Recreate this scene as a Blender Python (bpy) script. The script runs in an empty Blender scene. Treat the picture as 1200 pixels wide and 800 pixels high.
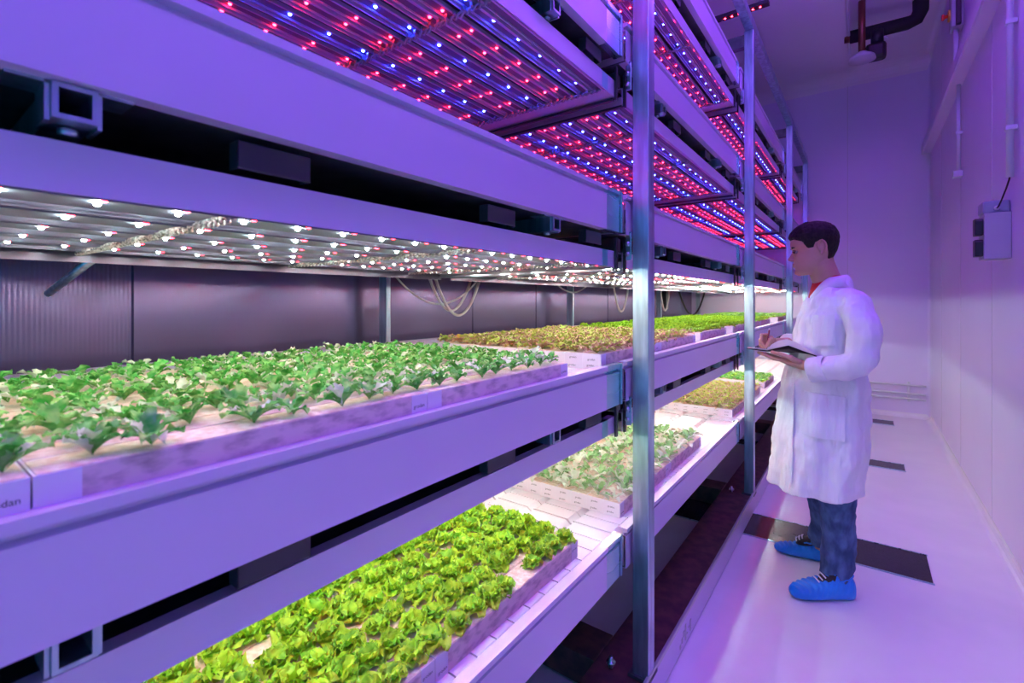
import bpy, math, random
from mathutils import Vector, Matrix, noise

# ---------------------------------------------------------------- basics
R = random.Random(11)
SC = bpy.context.scene
COL = SC.collection
PI = math.pi
H = 1.38            # eye height of the camera
FP = 556.0          # focal length in pixels of the 1200 px wide frame
YAW = math.radians(36.5)
SN, CS = math.sin(YAW), math.cos(YAW)
HOR = 352.0         # horizon row


def P(px, py, Y):
    """point of the vertical plane y = Y that lies behind a place of the photograph"""
    u = (px - 600.0) / FP
    r = (u * CS - SN) / (CS + u * SN)
    X = r * Y
    d = -X * SN + Y * CS
    return Vector((X, Y, H - (py - HOR) / FP * d))


def proj(x, y, z):
    d = -x * SN + y * CS
    if d < 0.05:
        return (-9999, -9999, d)
    return (600 + FP * (x * CS + y * SN) / d, HOR - FP * (z - H) / d, d)


class MB:
    def __init__(s):
        s.v = []; s.f = []; s.m = []; s.sm = []

    def add(s, vs, fs, m=0, smooth=False):
        o = len(s.v)
        s.v.extend([tuple(p) for p in vs])
        for f in fs:
            s.f.append(tuple(i + o for i in f)); s.m.append(m); s.sm.append(smooth)

    def box(s, x0, x1, y0, y1, z0, z1, m=0):
        if x0 > x1: x0, x1 = x1, x0
        if y0 > y1: y0, y1 = y1, y0
        if z0 > z1: z0, z1 = z1, z0
        vs = [(x0, y0, z0), (x1, y0, z0), (x1, y1, z0), (x0, y1, z0), (x0, y0, z1), (x1, y0, z1), (x1, y1, z1), (x0, y1, z1)]
        s.add(vs, [(0, 3, 2, 1), (4, 5, 6, 7), (0, 1, 5, 4), (1, 2, 6, 5), (2, 3, 7, 6), (3, 0, 4, 7)], m)

    def prism(s, prof, a, b, axis='y', m=0, hole=None):
        """extrude a closed outline; prof = (x,z) for axis y, (y,z) for axis x, (x,y) for axis z"""
        def T(p, t):
            if axis == 'y': return (p[0], t, p[1])
            if axis == 'x': return (t, p[0], p[1])
            return (p[0], p[1], t)
        n = len(prof)
        if hole is None:
            vs = [T(p, a) for p in prof] + [T(p, b) for p in prof]
            fs = [(i, (i + 1) % n, n + (i + 1) % n, n + i) for i in range(n)]
            fs += [tuple(range(n - 1, -1, -1)), tuple(range(n, 2 * n))]
            s.add(vs, fs, m)
        else:
            vs = [T(p, a) for p in prof] + [T(p, b) for p in prof] + [T(p, a) for p in hole] + [T(p, b) for p in hole]
            fs = []
            for i in range(n):
                j = (i + 1) % n
                fs += [(i, j, n + j, n + i), (2 * n + j, 2 * n + i, 3 * n + i, 3 * n + j),
                       (j, i, 2 * n + i, 2 * n + j), (n + i, n + j, 3 * n + j, 3 * n + i)]
            s.add(vs, fs, m)

    def tube(s, pts, r, seg=8, m=0, caps=True, closed=False):
        pts = [Vector(p) for p in pts]
        n = len(pts)
        rs = r if isinstance(r, (list, tuple)) else [r] * n
        vs = []; fs = []
        ref = Vector((0, 0, 1))
        t0 = (pts[1] - pts[0]).normalized()
        if abs(t0.dot(ref)) > 0.9: ref = Vector((1, 0, 0))
        side = t0.cross(ref).normalized()
        for i in range(n):
            if closed: t = (pts[(i + 1) % n] - pts[i - 1])
            else: t = pts[min(i + 1, n - 1)] - pts[max(i - 1, 0)]
            t.normalize()
            side = (side - t * side.dot(t))
            if side.length < 1e-6: side = t.orthogonal()
            side.normalize()
            up = t.cross(side)
            for k in range(seg):
                a = 2 * PI * k / seg
                vs.append(pts[i] + (side * math.cos(a) + up * math.sin(a)) * rs[i])
        for i in range(n - (0 if closed else 1)):
            j = (i + 1) % n
            for k in range(seg):
                l = (k + 1) % seg
                fs.append((i * seg + k, i * seg + l, j * seg + l, j * seg + k))
        if caps and not closed:
            fs.append(tuple(range(seg - 1, -1, -1)))
            fs.append(tuple((n - 1) * seg + k for k in range(seg)))
        s.add(vs, fs, m, True)

    def loft(s, rings, m=0, caps=True, smooth=True):
        n = len(rings[0]); vs = [p for r in rings for p in r]; fs = []
        for i in range(len(rings) - 1):
            for k in range(n):
                l = (k + 1) % n
                fs.append((i * n + k, i * n + l, (i + 1) * n + l, (i + 1) * n + k))
        if caps:
            fs.append(tuple(range(n - 1, -1, -1)))
            fs.append(tuple((len(rings) - 1) * n + k for k in range(n)))
        s.add(vs, fs, m, smooth)

    def sheet(s, rows, m=0, smooth=True):
        n = len(rows[0]); vs = [p for r in rows for p in r]; fs = []
        for i in range(len(rows) - 1):
            for k in range(n - 1):
                fs.append((i * n + k, i * n + k + 1, (i + 1) * n + k + 1, (i + 1) * n + k))
        s.add(vs, fs, m, smooth)

    def ball(s, c, rx, ry, rz, m=0, seg=12, rings=8):
        rr = []
        for i in range(rings + 1):
            a = -PI / 2 + PI * i / rings
            ca = max(math.cos(a), 1e-4)
            rr.append([(c[0] + rx * ca * math.cos(2 * PI * k / seg), c[1] + ry * ca * math.sin(2 * PI * k / seg), c[2] + rz * math.sin(a)) for k in range(seg)])
        s.loft(rr, m)

    def mesh(s, name, mats):
        me = bpy.data.meshes.new(name)
        me.from_pydata(s.v, [], s.f)
        for mt in mats: me.materials.append(mt)
        if len(mats) > 1: me.polygons.foreach_set('material_index', s.m)
        me.polygons.foreach_set('use_smooth', s.sm)
        me.update()
        return me

    def build(s, name, mats, parent=None, bevel=0, org=None):
        if not isinstance(mats, (list, tuple)): mats = [mats]
        o3 = ORG.get(parent, Vector((0, 0, 0))) if parent is not None else (org or Vector((0, 0, 0)))
        s.v = [(a - o3[0], b - o3[1], c - o3[2]) for a, b, c in s.v]
        o = bpy.data.objects.new(name, s.mesh(name, mats))
        COL.objects.link(o)
        if parent is not None:
            o.parent = parent; ORG[o] = o3
        else:
            o.location = o3; ORG[o] = Vector(o3)
        if bevel:
            b = o.modifiers.new('bevel', 'BEVEL'); b.width = bevel; b.segments = 2; b.limit_method = 'ANGLE'
        return o


ORG = {}


def tag(o, label=None, cat=None, group=None, kind=None):
    if label: o['label'] = label
    if cat: o['category'] = cat
    if group: o['group'] = group
    if kind: o['kind'] = kind
    return o


def thing(name, label, cat, loc, group=None):
    o = bpy.data.objects.new(name, None)
    o.empty_display_size = 0.05
    COL.objects.link(o)
    o.location = loc
    ORG[o] = Vector(loc)
    return tag(o, label, cat, group)


def inst(src, name=None, parent=None, loc=None, rot=None, scale=None):
    o = bpy.data.objects.new(name or src.name.split('.')[0], src.data) if False else src.copy()
    COL.objects.link(o)
    if parent is not None: o.parent = parent
    if loc is not None: o.location = loc
    if rot is not None: o.rotation_euler = rot
    if scale is not None: o.scale = scale
    return o


# ---------------------------------------------------------------- materials
def new_mat(name):
    m = bpy.data.materials.new(name); m.use_nodes = True
    nt = m.node_tree
    b = nt.nodes['Principled BSDF']
    return m, nt, b


def setv(b, **k):
    names = dict(color='Base Color', rough='Roughness', metal='Metallic', spec='Specular IOR Level', coat='Coat Weight',
                 coatr='Coat Roughness', sss='Subsurface Weight', trans='Transmission Weight', sheen='Sheen Weight', alpha='Alpha', aniso='Anisotropic')
    for a, v in k.items():
        if a == 'color' and len(v) == 3: v = (*v, 1)
        b.inputs[names[a]].default_value = v


def add_noise(nt, b, c1, c2, scale=5, detail=3, stretch=(1, 1, 1), bump=0, bdist=0.002, r1=None, r2=None, lo=.35, hi=.65, coord='Object'):
    tc = nt.nodes.new('ShaderNodeTexCoord'); mp = nt.nodes.new('ShaderNodeMapping')
    mp.inputs['Scale'].default_value = stretch
    nz = nt.nodes.new('ShaderNodeTexNoise'); nz.inputs['Scale'].default_value = scale; nz.inputs['Detail'].default_value = detail
    nt.links.new(tc.outputs[coord], mp.inputs['Vector']); nt.links.new(mp.outputs[0], nz.inputs['Vector'])
    cr = nt.nodes.new('ShaderNodeValToRGB')
    cr.color_ramp.elements[0].position = lo; cr.color_ramp.elements[1].position = hi
    cr.color_ramp.elements[0].color = (*c1, 1); cr.color_ramp.elements[1].color = (*c2, 1)
    nt.links.new(nz.outputs[0], cr.inputs[0]); nt.links.new(cr.outputs[0], b.inputs['Base Color'])
    if r1 is not None:
        mr = nt.nodes.new('ShaderNodeMapRange'); mr.inputs[3].default_value = r1; mr.inputs[4].default_value = r2
        nt.links.new(nz.outputs[0], mr.inputs[0]); nt.links.new(mr.outputs[0], b.inputs['Roughness'])
    if bump:
        bp = nt.nodes.new('ShaderNodeBump'); bp.inputs['Strength'].default_value = bump; bp.inputs['Distance'].default_value = bdist
        nt.links.new(nz.outputs[0], bp.inputs['Height']); nt.links.new(bp.outputs[0], b.inputs['Normal'])
    return nz, cr


def mat(name, c, rough=.5, metal=0, c2=None, scale=5, stretch=(1, 1, 1), bump=0, bdist=.002, r2=None, **k):
    m, nt, b = new_mat(name)
    setv(b, color=c, rough=rough, metal=metal, **k)
    if c2 is not None:
        add_noise(nt, b, c, c2, scale, stretch=stretch, bump=bump, bdist=bdist, r1=rough if r2 is not None else None, r2=r2)
    return m


def emit(name, c, strength):
    m, nt, b = new_mat(name)
    setv(b, color=(.05, .05, .05), rough=.4)
    b.inputs['Emission Color'].default_value = (*c, 1); b.inputs['Emission Strength'].default_value = strength
    return m


def leaf_mat(name, c1, c2, rough=.4, tr=.25, rnd=.12):
    m, nt, b = new_mat(name)
    setv(b, rough=rough, spec=.5)
    nz, cr = add_noise(nt, b, c1, c2, 60, 2, bump=.5, bdist=.002)
    oi = nt.nodes.new('ShaderNodeObjectInfo'); hs = nt.nodes.new('ShaderNodeHueSaturation')
    mr = nt.nodes.new('ShaderNodeMapRange'); mr.inputs[3].default_value = 1 - rnd; mr.inputs[4].default_value = 1 + rnd
    nt.links.new(oi.outputs['Random'], mr.inputs[0]); nt.links.new(mr.outputs[0], hs.inputs['Value'])
    nt.links.new(cr.outputs[0], hs.inputs['Color']); nt.links.new(hs.outputs[0], b.inputs['Base Color'])
    tl = nt.nodes.new('ShaderNodeBsdfTranslucent'); mx = nt.nodes.new('ShaderNodeMixShader'); mx.inputs[0].default_value = tr
    nt.links.new(hs.outputs[0], tl.inputs['Color'])
    out = nt.nodes['Material Output']
    nt.links.new(b.outputs[0], mx.inputs[1]); nt.links.new(tl.outputs[0], mx.inputs[2]); nt.links.new(mx.outputs[0], out.inputs['Surface'])
    return m


M = {}
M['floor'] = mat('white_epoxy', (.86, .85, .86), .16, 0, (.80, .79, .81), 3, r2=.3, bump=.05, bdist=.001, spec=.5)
M['wall'] = mat('violet_tinted_panel', (.75, .68, .87), .3, 0, (.72, .65, .85), 1.2, r2=.42)  # white panels; violet room light is put into the base colour
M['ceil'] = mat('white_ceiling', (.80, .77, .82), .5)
M['film'] = mat('filmed_sheet', (.66, .58, .78), .38, .3, (.61, .54, .74), 3, (1, .4, 1), r2=.46)  # bluish film, its tint deepened to carry the room's violet light
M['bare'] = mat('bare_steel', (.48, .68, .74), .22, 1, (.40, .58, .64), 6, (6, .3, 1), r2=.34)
M['galv'] = mat('galvanised_steel', (.50, .66, .72), .30, 1, (.33, .44, .50), 14, (3, 3, .35), bump=.1, bdist=.001, r2=.46)  # zinc grey with the LEDs' cyan reflection tinted into it
M['shaded_steel'] = mat('shaded_steel', (.20, .21, .22), .38, .85, (.12, .13, .14), 12, (1, 1, 1), r2=.5)  # galvanised beams too, darkened for the shade in the gaps under troughs
M['rust_steel'] = mat('dull_brown_steel', (.24, .12, .11), .32, .6, (.14, .08, .08), 18, (1, 1, 1), r2=.5)
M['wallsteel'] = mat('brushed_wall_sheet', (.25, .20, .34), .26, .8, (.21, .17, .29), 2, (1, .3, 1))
M['alu'] = mat('white_aluminium', (.50, .50, .52), .3, .4)
M['bar_w'] = mat('bar_white', (.17, .16, .22), .45, .2)
M['alu_d'] = mat('grey_aluminium', (.38, .36, .40), .3, .7)
M['bar_d'] = mat('dark_bar', (.05, .05, .06), .4, .3)
M['black'] = mat('black_plastic', (.015, .015, .018), .4)
M['cable'] = mat('grey_cable', (.45, .42, .42), .45)
M['cable_r'] = mat('braided_cable', (.05, .05, .05), .5, 0, (.55, .52, .50), 160, lo=None) if False else mat('braided_cable', (.06, .06, .06), .5, 0, (.6, .56, .52), 220)
M['cable_k'] = mat('black_cable', (.01, .01, .012), .4)
M['slat'] = mat('white_slat', (.82, .83, .86), .25)
M['plate'] = mat('dark_drain_plate', (.06, .05, .06), .22, .55, (.04, .035, .04), 60, r2=.3, bump=.2, bdist=.001)
M['grey'] = mat('grey_plastic', (.45, .47, .50), .4)
M['pvc'] = mat('pale_conduit', (.66, .67, .72), .4)
M['copper'] = mat('copper_pipe', (.25, .10, .06), .35, .8)
M['foam'] = mat('black_foam', (.012, .012, .014), .75)
M['yellow'] = mat('yellow_plastic', (.85, .55, .03), .4)
M['red'] = mat('red_plastic', (.75, .04, .03), .4)
M['LW'] = emit('white_led', (.72, 1.0, .92), 1)
M['LR'] = emit('red_led', (1.0, .010, .022), 1)
M['LP'] = emit('deep_red_led', (1.0, .010, .03), 1)
M['LB'] = emit('blue_led', (.02, .04, 1.0), 1)


def set_e(k, s): M[k].node_tree.nodes['Principled BSDF'].inputs['Emission Strength'].default_value = s


# stone wool: sandy top, speckled pinkish wrap
def slab_mats():
    m, nt, b = new_mat('stone_wool'); setv(b, rough=.9)
    add_noise(nt, b, (.70, .56, .43), (.90, .82, .70), 90, 4, bump=.6, bdist=.003)
    m2, nt, b = new_mat('speckled_wrap'); setv(b, rough=.35)
    add_noise(nt, b, (.42, .32, .31), (.78, .65, .60), 70, 5, (1, .4, 1), lo=.3, hi=.55)
    m3 = mat('white_wrap', (.80, .79, .84), .35)
    m4 = mat('label_ink', (.05, .09, .08), .5)
    return [m, m2, m3, m4]


SLABM = slab_mats()
M['lf_oak'] = leaf_mat('bluish_leaf', (.03, .36, .04), (.30, .70, .20), .25)
M['lf_oak2'] = leaf_mat('leaf_white_glint', (.56, .76, .52), (.74, .86, .70), .22)  # white glints on the seedlings, put into a pale leaf colour
M['lf_lime'] = leaf_mat('lime_leaf', (.34, .72, .02), (.58, .88, .05), .4)
M['lf_lime2'] = leaf_mat('lime_leaf_deep', (.16, .52, .02), (.32, .70, .04), .4)
M['lf_brown'] = leaf_mat('bronze_leaf', (.56, .34, .24), (.68, .52, .32), .35)
M['lf_brown2'] = leaf_mat('olive_leaf', (.40, .56, .08), (.60, .70, .18), .35)
M['lf_pale'] = leaf_mat('pale_leaf', (.20, .50, .16), (.44, .66, .34), .3)
M['lf_pale2'] = leaf_mat('pale_leaf_light', (.58, .72, .54), (.74, .82, .68), .35)
M['lf_mint'] = leaf_mat('fresh_leaf', (.16, .58, .10), (.40, .76, .22), .4)
LAMP_W, LAMP_C = 4.3, (.37, .08, 1.0)
# ---------------------------------------------------------------- room
WX, FY, CZ, LX = .63, 7.3, H + 2.84, -2.06
YB = -1.6


def struct(name, mb, mats, **k):
    return tag(mb.build(name, mats, **k), kind='structure')


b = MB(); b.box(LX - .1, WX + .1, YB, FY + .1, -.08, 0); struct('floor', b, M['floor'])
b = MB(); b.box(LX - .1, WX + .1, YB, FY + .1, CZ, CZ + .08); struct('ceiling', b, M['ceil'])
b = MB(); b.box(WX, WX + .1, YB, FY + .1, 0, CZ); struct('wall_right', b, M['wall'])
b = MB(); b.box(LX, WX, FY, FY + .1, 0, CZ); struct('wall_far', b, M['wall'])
# left wall : brushed sheets and, at the near end, ribbed sheet
b = MB()
b.box(LX - .1, LX, .55, FY, 0, CZ)
b.box(LX - .1, LX - .012, YB, .55, 0, CZ)
struct('wall_left', b, M['wallsteel'])
b = MB(); prof = []
n = 360
for i in range(n + 1):
    y = YB + (.55 - YB) * i / n
    prof.append((LX - .012 + (.005 if i % 2 else .003), y))
prof = [(LX - .0125, YB)] + prof + [(LX - .0125, .55)]
b.prism(prof, 0.0, CZ, 'z'); tag(b.build('trim_5', M['wallsteel']), kind='structure')
b = MB()
for y in (1.62, 2.35, 3.1, 4.4, 5.7): b.box(LX, LX + .004, y, y + .05, 0, CZ)
tag(b.build('trim_6', M['wallsteel']), kind='structure')
# coves
def cove(name, pts_axis, mats):
    b = MB(); b.prism(*pts_axis); struct(name, b, mats)
r = .055
arc = [(WX - r + r * math.sin(a), r - r * math.cos(a)) for a in [PI / 2 * i / 6 for i in range(7)]]
b = MB(); b.prism([(WX, 0)] + [(x, z + .0005) for x, z in reversed(arc)], YB, FY, 'y'); struct('baseboard_right', b, M['floor'])
arc = [(FY - r + r * math.sin(a), r - r * math.cos(a)) for a in [PI / 2 * i / 6 for i in range(7)]]
b = MB(); b.prism([(FY, 0)] + [(x, z + .0005) for x, z in reversed(arc)], LX, WX, 'x'); struct('baseboard_far', b, M['floor'])
r = .16
arc = [(FY - r + r * math.sin(a), CZ - r + r * math.cos(a)) for a in [PI / 2 * i / 6 for i in range(7)]]
b = MB(); b.prism([(FY, CZ)] + [(x, z - .0005) for x, z in arc], LX, WX, 'x'); struct('trim_1', b, M['ceil'])
r = .06
arc = [(WX - r + r * math.sin(a), CZ - r + r * math.cos(a)) for a in [PI / 2 * i / 6 for i in range(7)]]
b = MB(); b.prism([(WX, CZ)] + [(x, z - .0005) for x, z in arc], YB, FY, 'y'); struct('trim_2', b, M['ceil'])
# rounded vertical corner strip and panel seams
r = .035
arc = [(WX - r + r * math.sin(a), FY - r + r * math.cos(a)) for a in [PI / 2 * i / 6 for i in range(7)]]
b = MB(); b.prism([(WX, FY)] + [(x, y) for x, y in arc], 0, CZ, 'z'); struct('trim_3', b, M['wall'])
b = MB()
for y in (2.9, 4.05, 5.2, 6.35): b.box(WX - .0015, WX, y, y + .006, 0, CZ)
for x in (-.16, -1.2): b.box(x, x + .008, FY - .0015, FY, 0, CZ)
struct('trim_4', b, mat('seam', (.62, .60, .68), .5))

# drain plates in the floor
G = 'dark drain plates set across the floor'
for i, (y0, y1, lab) in enumerate([(1.02, 1.30, 'dark metal floor drain plate under the nearest rack bay'),
                                   (3.07, 3.39, "wide dark metal drain plate in the floor behind the man's blue shoe covers"),
                                   (4.96, 5.15, 'dark metal floor drain plate midway to the far wall'),
                                   (6.71, 6.93, 'dark metal floor drain plate nearest the far wall')]):
    b = MB(); b.box(LX + .02, .275, y0, y1, 0.0005, .005)
    o = b.build('drain_plate', M['plate'], bevel=.001, org=Vector((0, y0, 0))); tag(o, lab, 'drain cover', G)
    for e in (0, 1):
        b = MB(); b.box(LX + .02, .28, (y1 if e else y0 - .006), (y1 + .006 if e else y0), .0005, .007)
        b.build('plate_frame', M['bare'], o)

# ledge / trunking along the right wall
b = MB(); z0, z1 = H + 1.70, H + 1.79
b.prism([(WX - .085, z0 + .01), (WX - .075, z0), (WX - .0005, z0), (WX - .0005, z1), (WX - .085, z1)], 1.2, FY - .036, 'y')
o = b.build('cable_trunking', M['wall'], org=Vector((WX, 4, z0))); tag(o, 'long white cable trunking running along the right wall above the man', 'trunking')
b = MB(); b.box(WX - .088, WX - .001, FY - .036 - .012, FY - .0365, z0 - .004, z1 + .004); b.build('end_cap', M['pvc'], o)

# conduits on the right wall
def conduit(name, label, Y, zlo, zhi, r, clips, socket):
    t = thing(name, label, 'conduit', (WX - r - .012, Y, zlo), 'pale conduits on the right wall')
    b = MB(); b.tube([(WX - r - .012, Y, zlo), (WX - r - .012, Y, zhi)], r, 12); b.build('pipe', M['pvc'], t)
    for z in clips:
        b = MB(); b.box(WX - 2 * r - .016, WX - .001, Y - r - .004, Y + r + .004, z - .012, z + .012); b.build('pipe_clip', M['pvc'], t, bevel=.003)
    if socket:
        b = MB(); b.box(WX - .06, WX - .001, Y - .035, Y + .035, zlo - .05, zlo); b.build('junction_box', M['pvc'], t, bevel=.006)
conduit('wall_conduit', 'thick pale vertical conduit on the right wall above the grey control box', 3.46, H + .63, CZ - .08, .015, (H + .88, H + 1.42), False)
conduit('wall_conduit', 'thin pale vertical conduit ending in a small socket under the trunking', 5.1, H + 1.02, z0, .013, (H + 1.32,), True)
t = thing('wall_conduit', 'short pale conduit between the trunking and the emergency switch', 'conduit', (WX - .04, 5.1, z1), 'pale conduits on the right wall')
b = MB(); b.tube([(WX - .04, 5.1, z1), (WX - .04, 5.1, H + 2.14)], .016, 12); b.build('pipe', M['pvc'], t)

# emergency switch
t = thing('emergency_switch', 'grey and black box with red emergency knob high on the right wall', 'switch', (WX, 5.1, H + 2.14))
b = MB(); b.box(WX - .075, WX - .001, 5.03, 5.17, H + 2.14, H + 2.42); b.build('housing', M['grey'], t, bevel=.008)
b = MB(); b.box(WX - .05, WX + -.02, 5.00, 5.03, H + 2.14, H + 2.40); b.build('front_lid', M['black'], t, bevel=.005)
b = MB(); b.prism([(5.1 + .045 * math.cos(PI / 4 * (k + .5)), H + 2.26 + .045 * math.sin(PI / 4 * (k + .5))) for k in range(8)], WX - .087, WX - .075, 'x'); b.build('yellow_plate', M['yellow'], t)
b = MB(); b.tube([(WX - .087, 5.1, H + 2.26), (WX - .105, 5.1, H + 2.26), (WX - .112, 5.1, H + 2.26), (WX - .125, 5.1, H + 2.26)], [.012, .012, .026, .022], 16); b.build('red_knob', M['red'], t)

# grey control box with two black sockets and its cable
t = thing('control_box', 'grey control box with two black sockets on the right wall behind the man', 'electrical box', (WX, 3.6, H + .22))
b = MB(); b.box(WX - .105, WX - .001, 3.57, 3.72, H + .222, H + .47); b.build('housing', M['grey'], t, bevel=.004)
b = MB(); b.box(WX - .11, WX - .003, 3.585, 3.72, H + .47, H + .538); b.build('upper_cover', mat('blue_grey_plastic', (.30, .36, .42), .4), t, bevel=.01)
b = MB(); b.tube([(WX - .055, 3.585, H + .495), (WX - .055, 3.573, H + .495)], .012, 14); b.build('cable_gland', M['pvc'], t)
for z in (H + .24, H + .355):
    b = MB(); b.prism([(3.59, z), (3.59, z + .08), (3.60, z + .092), (3.66, z + .092), (3.66, z)], WX - .138, WX - .105, 'x'); b.build('socket', M['black'], t, bevel=.003)
b = MB()
b.tube([(WX - .055, 3.573, H + .495), (WX - .053, 3.55, H + .50), (WX - .045, 3.53, H + .53), (WX - .034, 3.50, H + .58), (WX - .028, 3.47, H + .62), (WX - .027, 3.46, H + .64)], .004, 8)
o = b.build('power_cable', M['cable_k'], org=Vector((WX - .05, 3.55, H + .5))); tag(o, 'thin dark cable hanging from the thick conduit into the grey control box', 'cable')

# bumper rails on the far wall
rails = thing('bumper_rail', 'three pale horizontal pipes low on the far wall', 'pipe rail', (0, FY, 0))
for z in (.385, .285, .225):
    b = MB(); b.tube([(LX + .05, FY - .035, z), (.52, FY - .035, z), (.585, FY - .05, z - .003)], .012, 10); b.build('rail_pipe', M['pvc'], rails)
for x in (-.4, .42):
    b = MB(); b.box(x, x + .025, FY - .03, FY - .001, .19, .42); b.build('rail_bracket', M['pvc'], rails, bevel=.002)

# ceiling cooler with its pipes
cz = H + 2.66
t = thing('ceiling_cooler', 'large flat white cooling unit hanging under the ceiling above the rack', 'cooling unit', (-.9, 5, cz))
b = MB(); b.box(-1.9, -.125, 2.2, 6.28, cz, CZ - .002); b.build('casing', M['ceil'], t, bevel=.01)
b = MB(); b.box(-.125, -.105, 2.2, 6.28, cz - .004, cz + .03); b.build('drip_edge', M['pvc'], t, bevel=.003)
# pipes (points read off at the depth of the far edge)
YP = 5.9
def Q(px, py, Y=YP): return P(px, py, Y)
t = thing('insulated_pipe', 'thick black insulated pipe bending up to the ceiling beside the cooling unit', 'pipe', Q(1000, 44))
pts = [Q(996, 44)]
pts += [Q(1012, 40), Q(1040, 33), Q(1064, 27), Q(1074, 22), Q(1079, 12), Q(1079, 0), Q(1079, -16)]
b = MB(); b.tube(pts, .062, 14); b.build('foam_sleeve', M['foam'], t)
b = MB(); b.tube([Q(990, 45), Q(1004, 42.5)], .05, 12); b.build('collar', M['copper'], t)
t = thing('copper_pipe', 'thin brown vertical pipe with a pale flange hanging in front of the black pipe', 'pipe', Q(1010, 70, 5.6))
b = MB(); b.tube([Q(1010, 62, 5.6), Q(1010, -14, 5.6)], .03, 10); b.build('pipe', M['copper'], t)
b = MB(); b.tube([Q(1010, 71, 5.6), Q(1010, 67, 5.6), Q(1010, 61, 5.6)], [.11, .10, .03], 18); b.build('flange', M['pvc'], t)
t = thing('drain_trap', 'black plastic valve hanging below the insulated pipe', 'valve', Q(1027, 70, 5.7))
b = MB(); b.tube([Q(1028, 36, 5.7), Q(1028, 50, 5.7)], .05, 12); b.build('neck', M['black'], t)
b = MB()
c = Q(1027, 60, 5.7); b.box(c.x - .085, c.x + .075, c.y - .06, c.y + .06, c.z - .085, c.z + .07); b.build('valve_body', M['black'], t, bevel=.03)
b = MB(); b.tube([Q(1030, 45, 5.7), Q(1038, 43, 5.7), Q(1041, 45, 5.7)], .008, 8); b.build('lever', M['pvc'], t)
b = MB(); b.tube([Q(985, 15, 5.75), Q(1060, -8, 5.75)], .022, 8)
tag(b.build('hanger_rod', M['pvc'], org=Q(985, 15, 5.75)), 'pale slanting rod beside the black pipe near the cooling unit', 'rod')

# violet lamps added above the aisle, out of view, for the room's violet light
G = 'added lamps above the aisle, out of view'
for k, (y, lab) in enumerate(((-.9, 'added unseen violet lamp over the aisle behind the viewer'), (1.0, 'added unseen violet lamp over the near aisle'), (3.0, 'added unseen violet lamp over the middle of the aisle'))):
    t = thing('added_violet_lamp', lab, 'added lamp', (.25, y, H + 2.2))
    b = MB(); b.box(.15, .35, y - .6, y + .6, H + 2.2, H + 2.25); b.build('housing', M['ceil'], t, bevel=.004)
    for e in (-.5, .5):
        b = MB(); b.tube([(.25, y + e, H + 2.25), (.25, y + e, CZ)], .004, 6); b.build('suspension_wire', M['bare'], t)
    l = bpy.data.lights.new('lamp', 'AREA'); l.shape = 'RECTANGLE'; l.size = .18; l.size_y = 1.1; l.energy = LAMP_W; l.color = LAMP_C
    lo = bpy.data.objects.new('lamp', l); COL.objects.link(lo); lo.parent = t; lo.location = (0, 0, -.004)
    l = l.copy(); l.energy = LAMP_W * 5
    lo = bpy.data.objects.new('lamp', l); COL.objects.link(lo); lo.parent = t; lo.location = (0, 0, .056); lo.rotation_euler = (PI, 0, 0)
# ---------------------------------------------------------------- rack
LIPS = [-.762, -.204, .354, .929, 1.504]
BAYS = [(-.36, 1.467), (1.50, 3.28), (3.33, 5.40), (5.46, 7.12)]
POSTY = [-.42, 1.53, 3.40, 5.50, 7.14]
BACKY = [-.42, 1.52, 3.40, 5.50, 7.14]
FXT, BXT = -.632, -1.885
bayname = ['nearest bay', 'second bay', 'third bay', 'farthest bay']
tiername = ['lowest', 'second-lowest', 'middle', 'second-highest', 'topmost']

rack = thing('rack_frame', 'tall galvanised steel rack frame carrying all the growing troughs', 'rack', (-1.2, 0, 0))


def hollow_tube_x(b, x0, x1, y, z, s, wall=.004):
    h = s / 2; q = h - wall
    b.prism([(y - h, z - h), (y + h, z - h), (y + h, z + h), (y - h, z + h)], x0, x1, 'x',
            hole=[(y - q, z - q), (y + q, z - q), (y + q, z + q), (y - q, z + q)])


PW = .056
# posts
for Y in POSTY:
    b = MB()
    x0, x1, y0, y1, q = -.57 - PW, -.57, Y, Y + PW, .0035
    # C shaped post with a folded lip towards the camera
    b.box(x0, x1, y0, y1, .12, H + 1.76)
    b.build('post', M['galv'], rack, bevel=.003)
    b = MB(); b.box(x0 - .012, x1 + .006, y0 - .012, y1 + .012, .115, .125); b.build('foot_plate', M['shaded_steel'], rack)
for Y in BACKY:
    b = MB(); b.box(-1.90 - PW, -1.90, Y, Y + .022, .12, H + 1.76); b.box(-1.90 - PW, -1.90 - .035, Y + .022, Y + PW, .12, H + 1.76)
    b.build('post', M['galv'], rack, bevel=.002)
# base frame
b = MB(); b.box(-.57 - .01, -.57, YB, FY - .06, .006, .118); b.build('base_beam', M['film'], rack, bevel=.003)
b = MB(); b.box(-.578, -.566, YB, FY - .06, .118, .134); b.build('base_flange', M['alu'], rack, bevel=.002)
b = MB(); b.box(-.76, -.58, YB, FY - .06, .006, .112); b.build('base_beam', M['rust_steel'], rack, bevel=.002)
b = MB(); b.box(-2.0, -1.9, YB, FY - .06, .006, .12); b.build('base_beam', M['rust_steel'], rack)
for Y in POSTY:
    b = MB(); b.box(-1.9, -.76, Y - .02, Y + .14, .006, .115); b.build('cross_sill', M['rust_steel'], rack, bevel=.002)
    b = MB(); b.tube([(-.70, Y - .01, .115), (-.70, Y - .01, .15)], .008, 8); b.tube([(-.70, Y - .01, .127), (-.70, Y - .01, .137)], .016, 6); b.build('anchor_bolt', M['bare'], rack)
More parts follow.
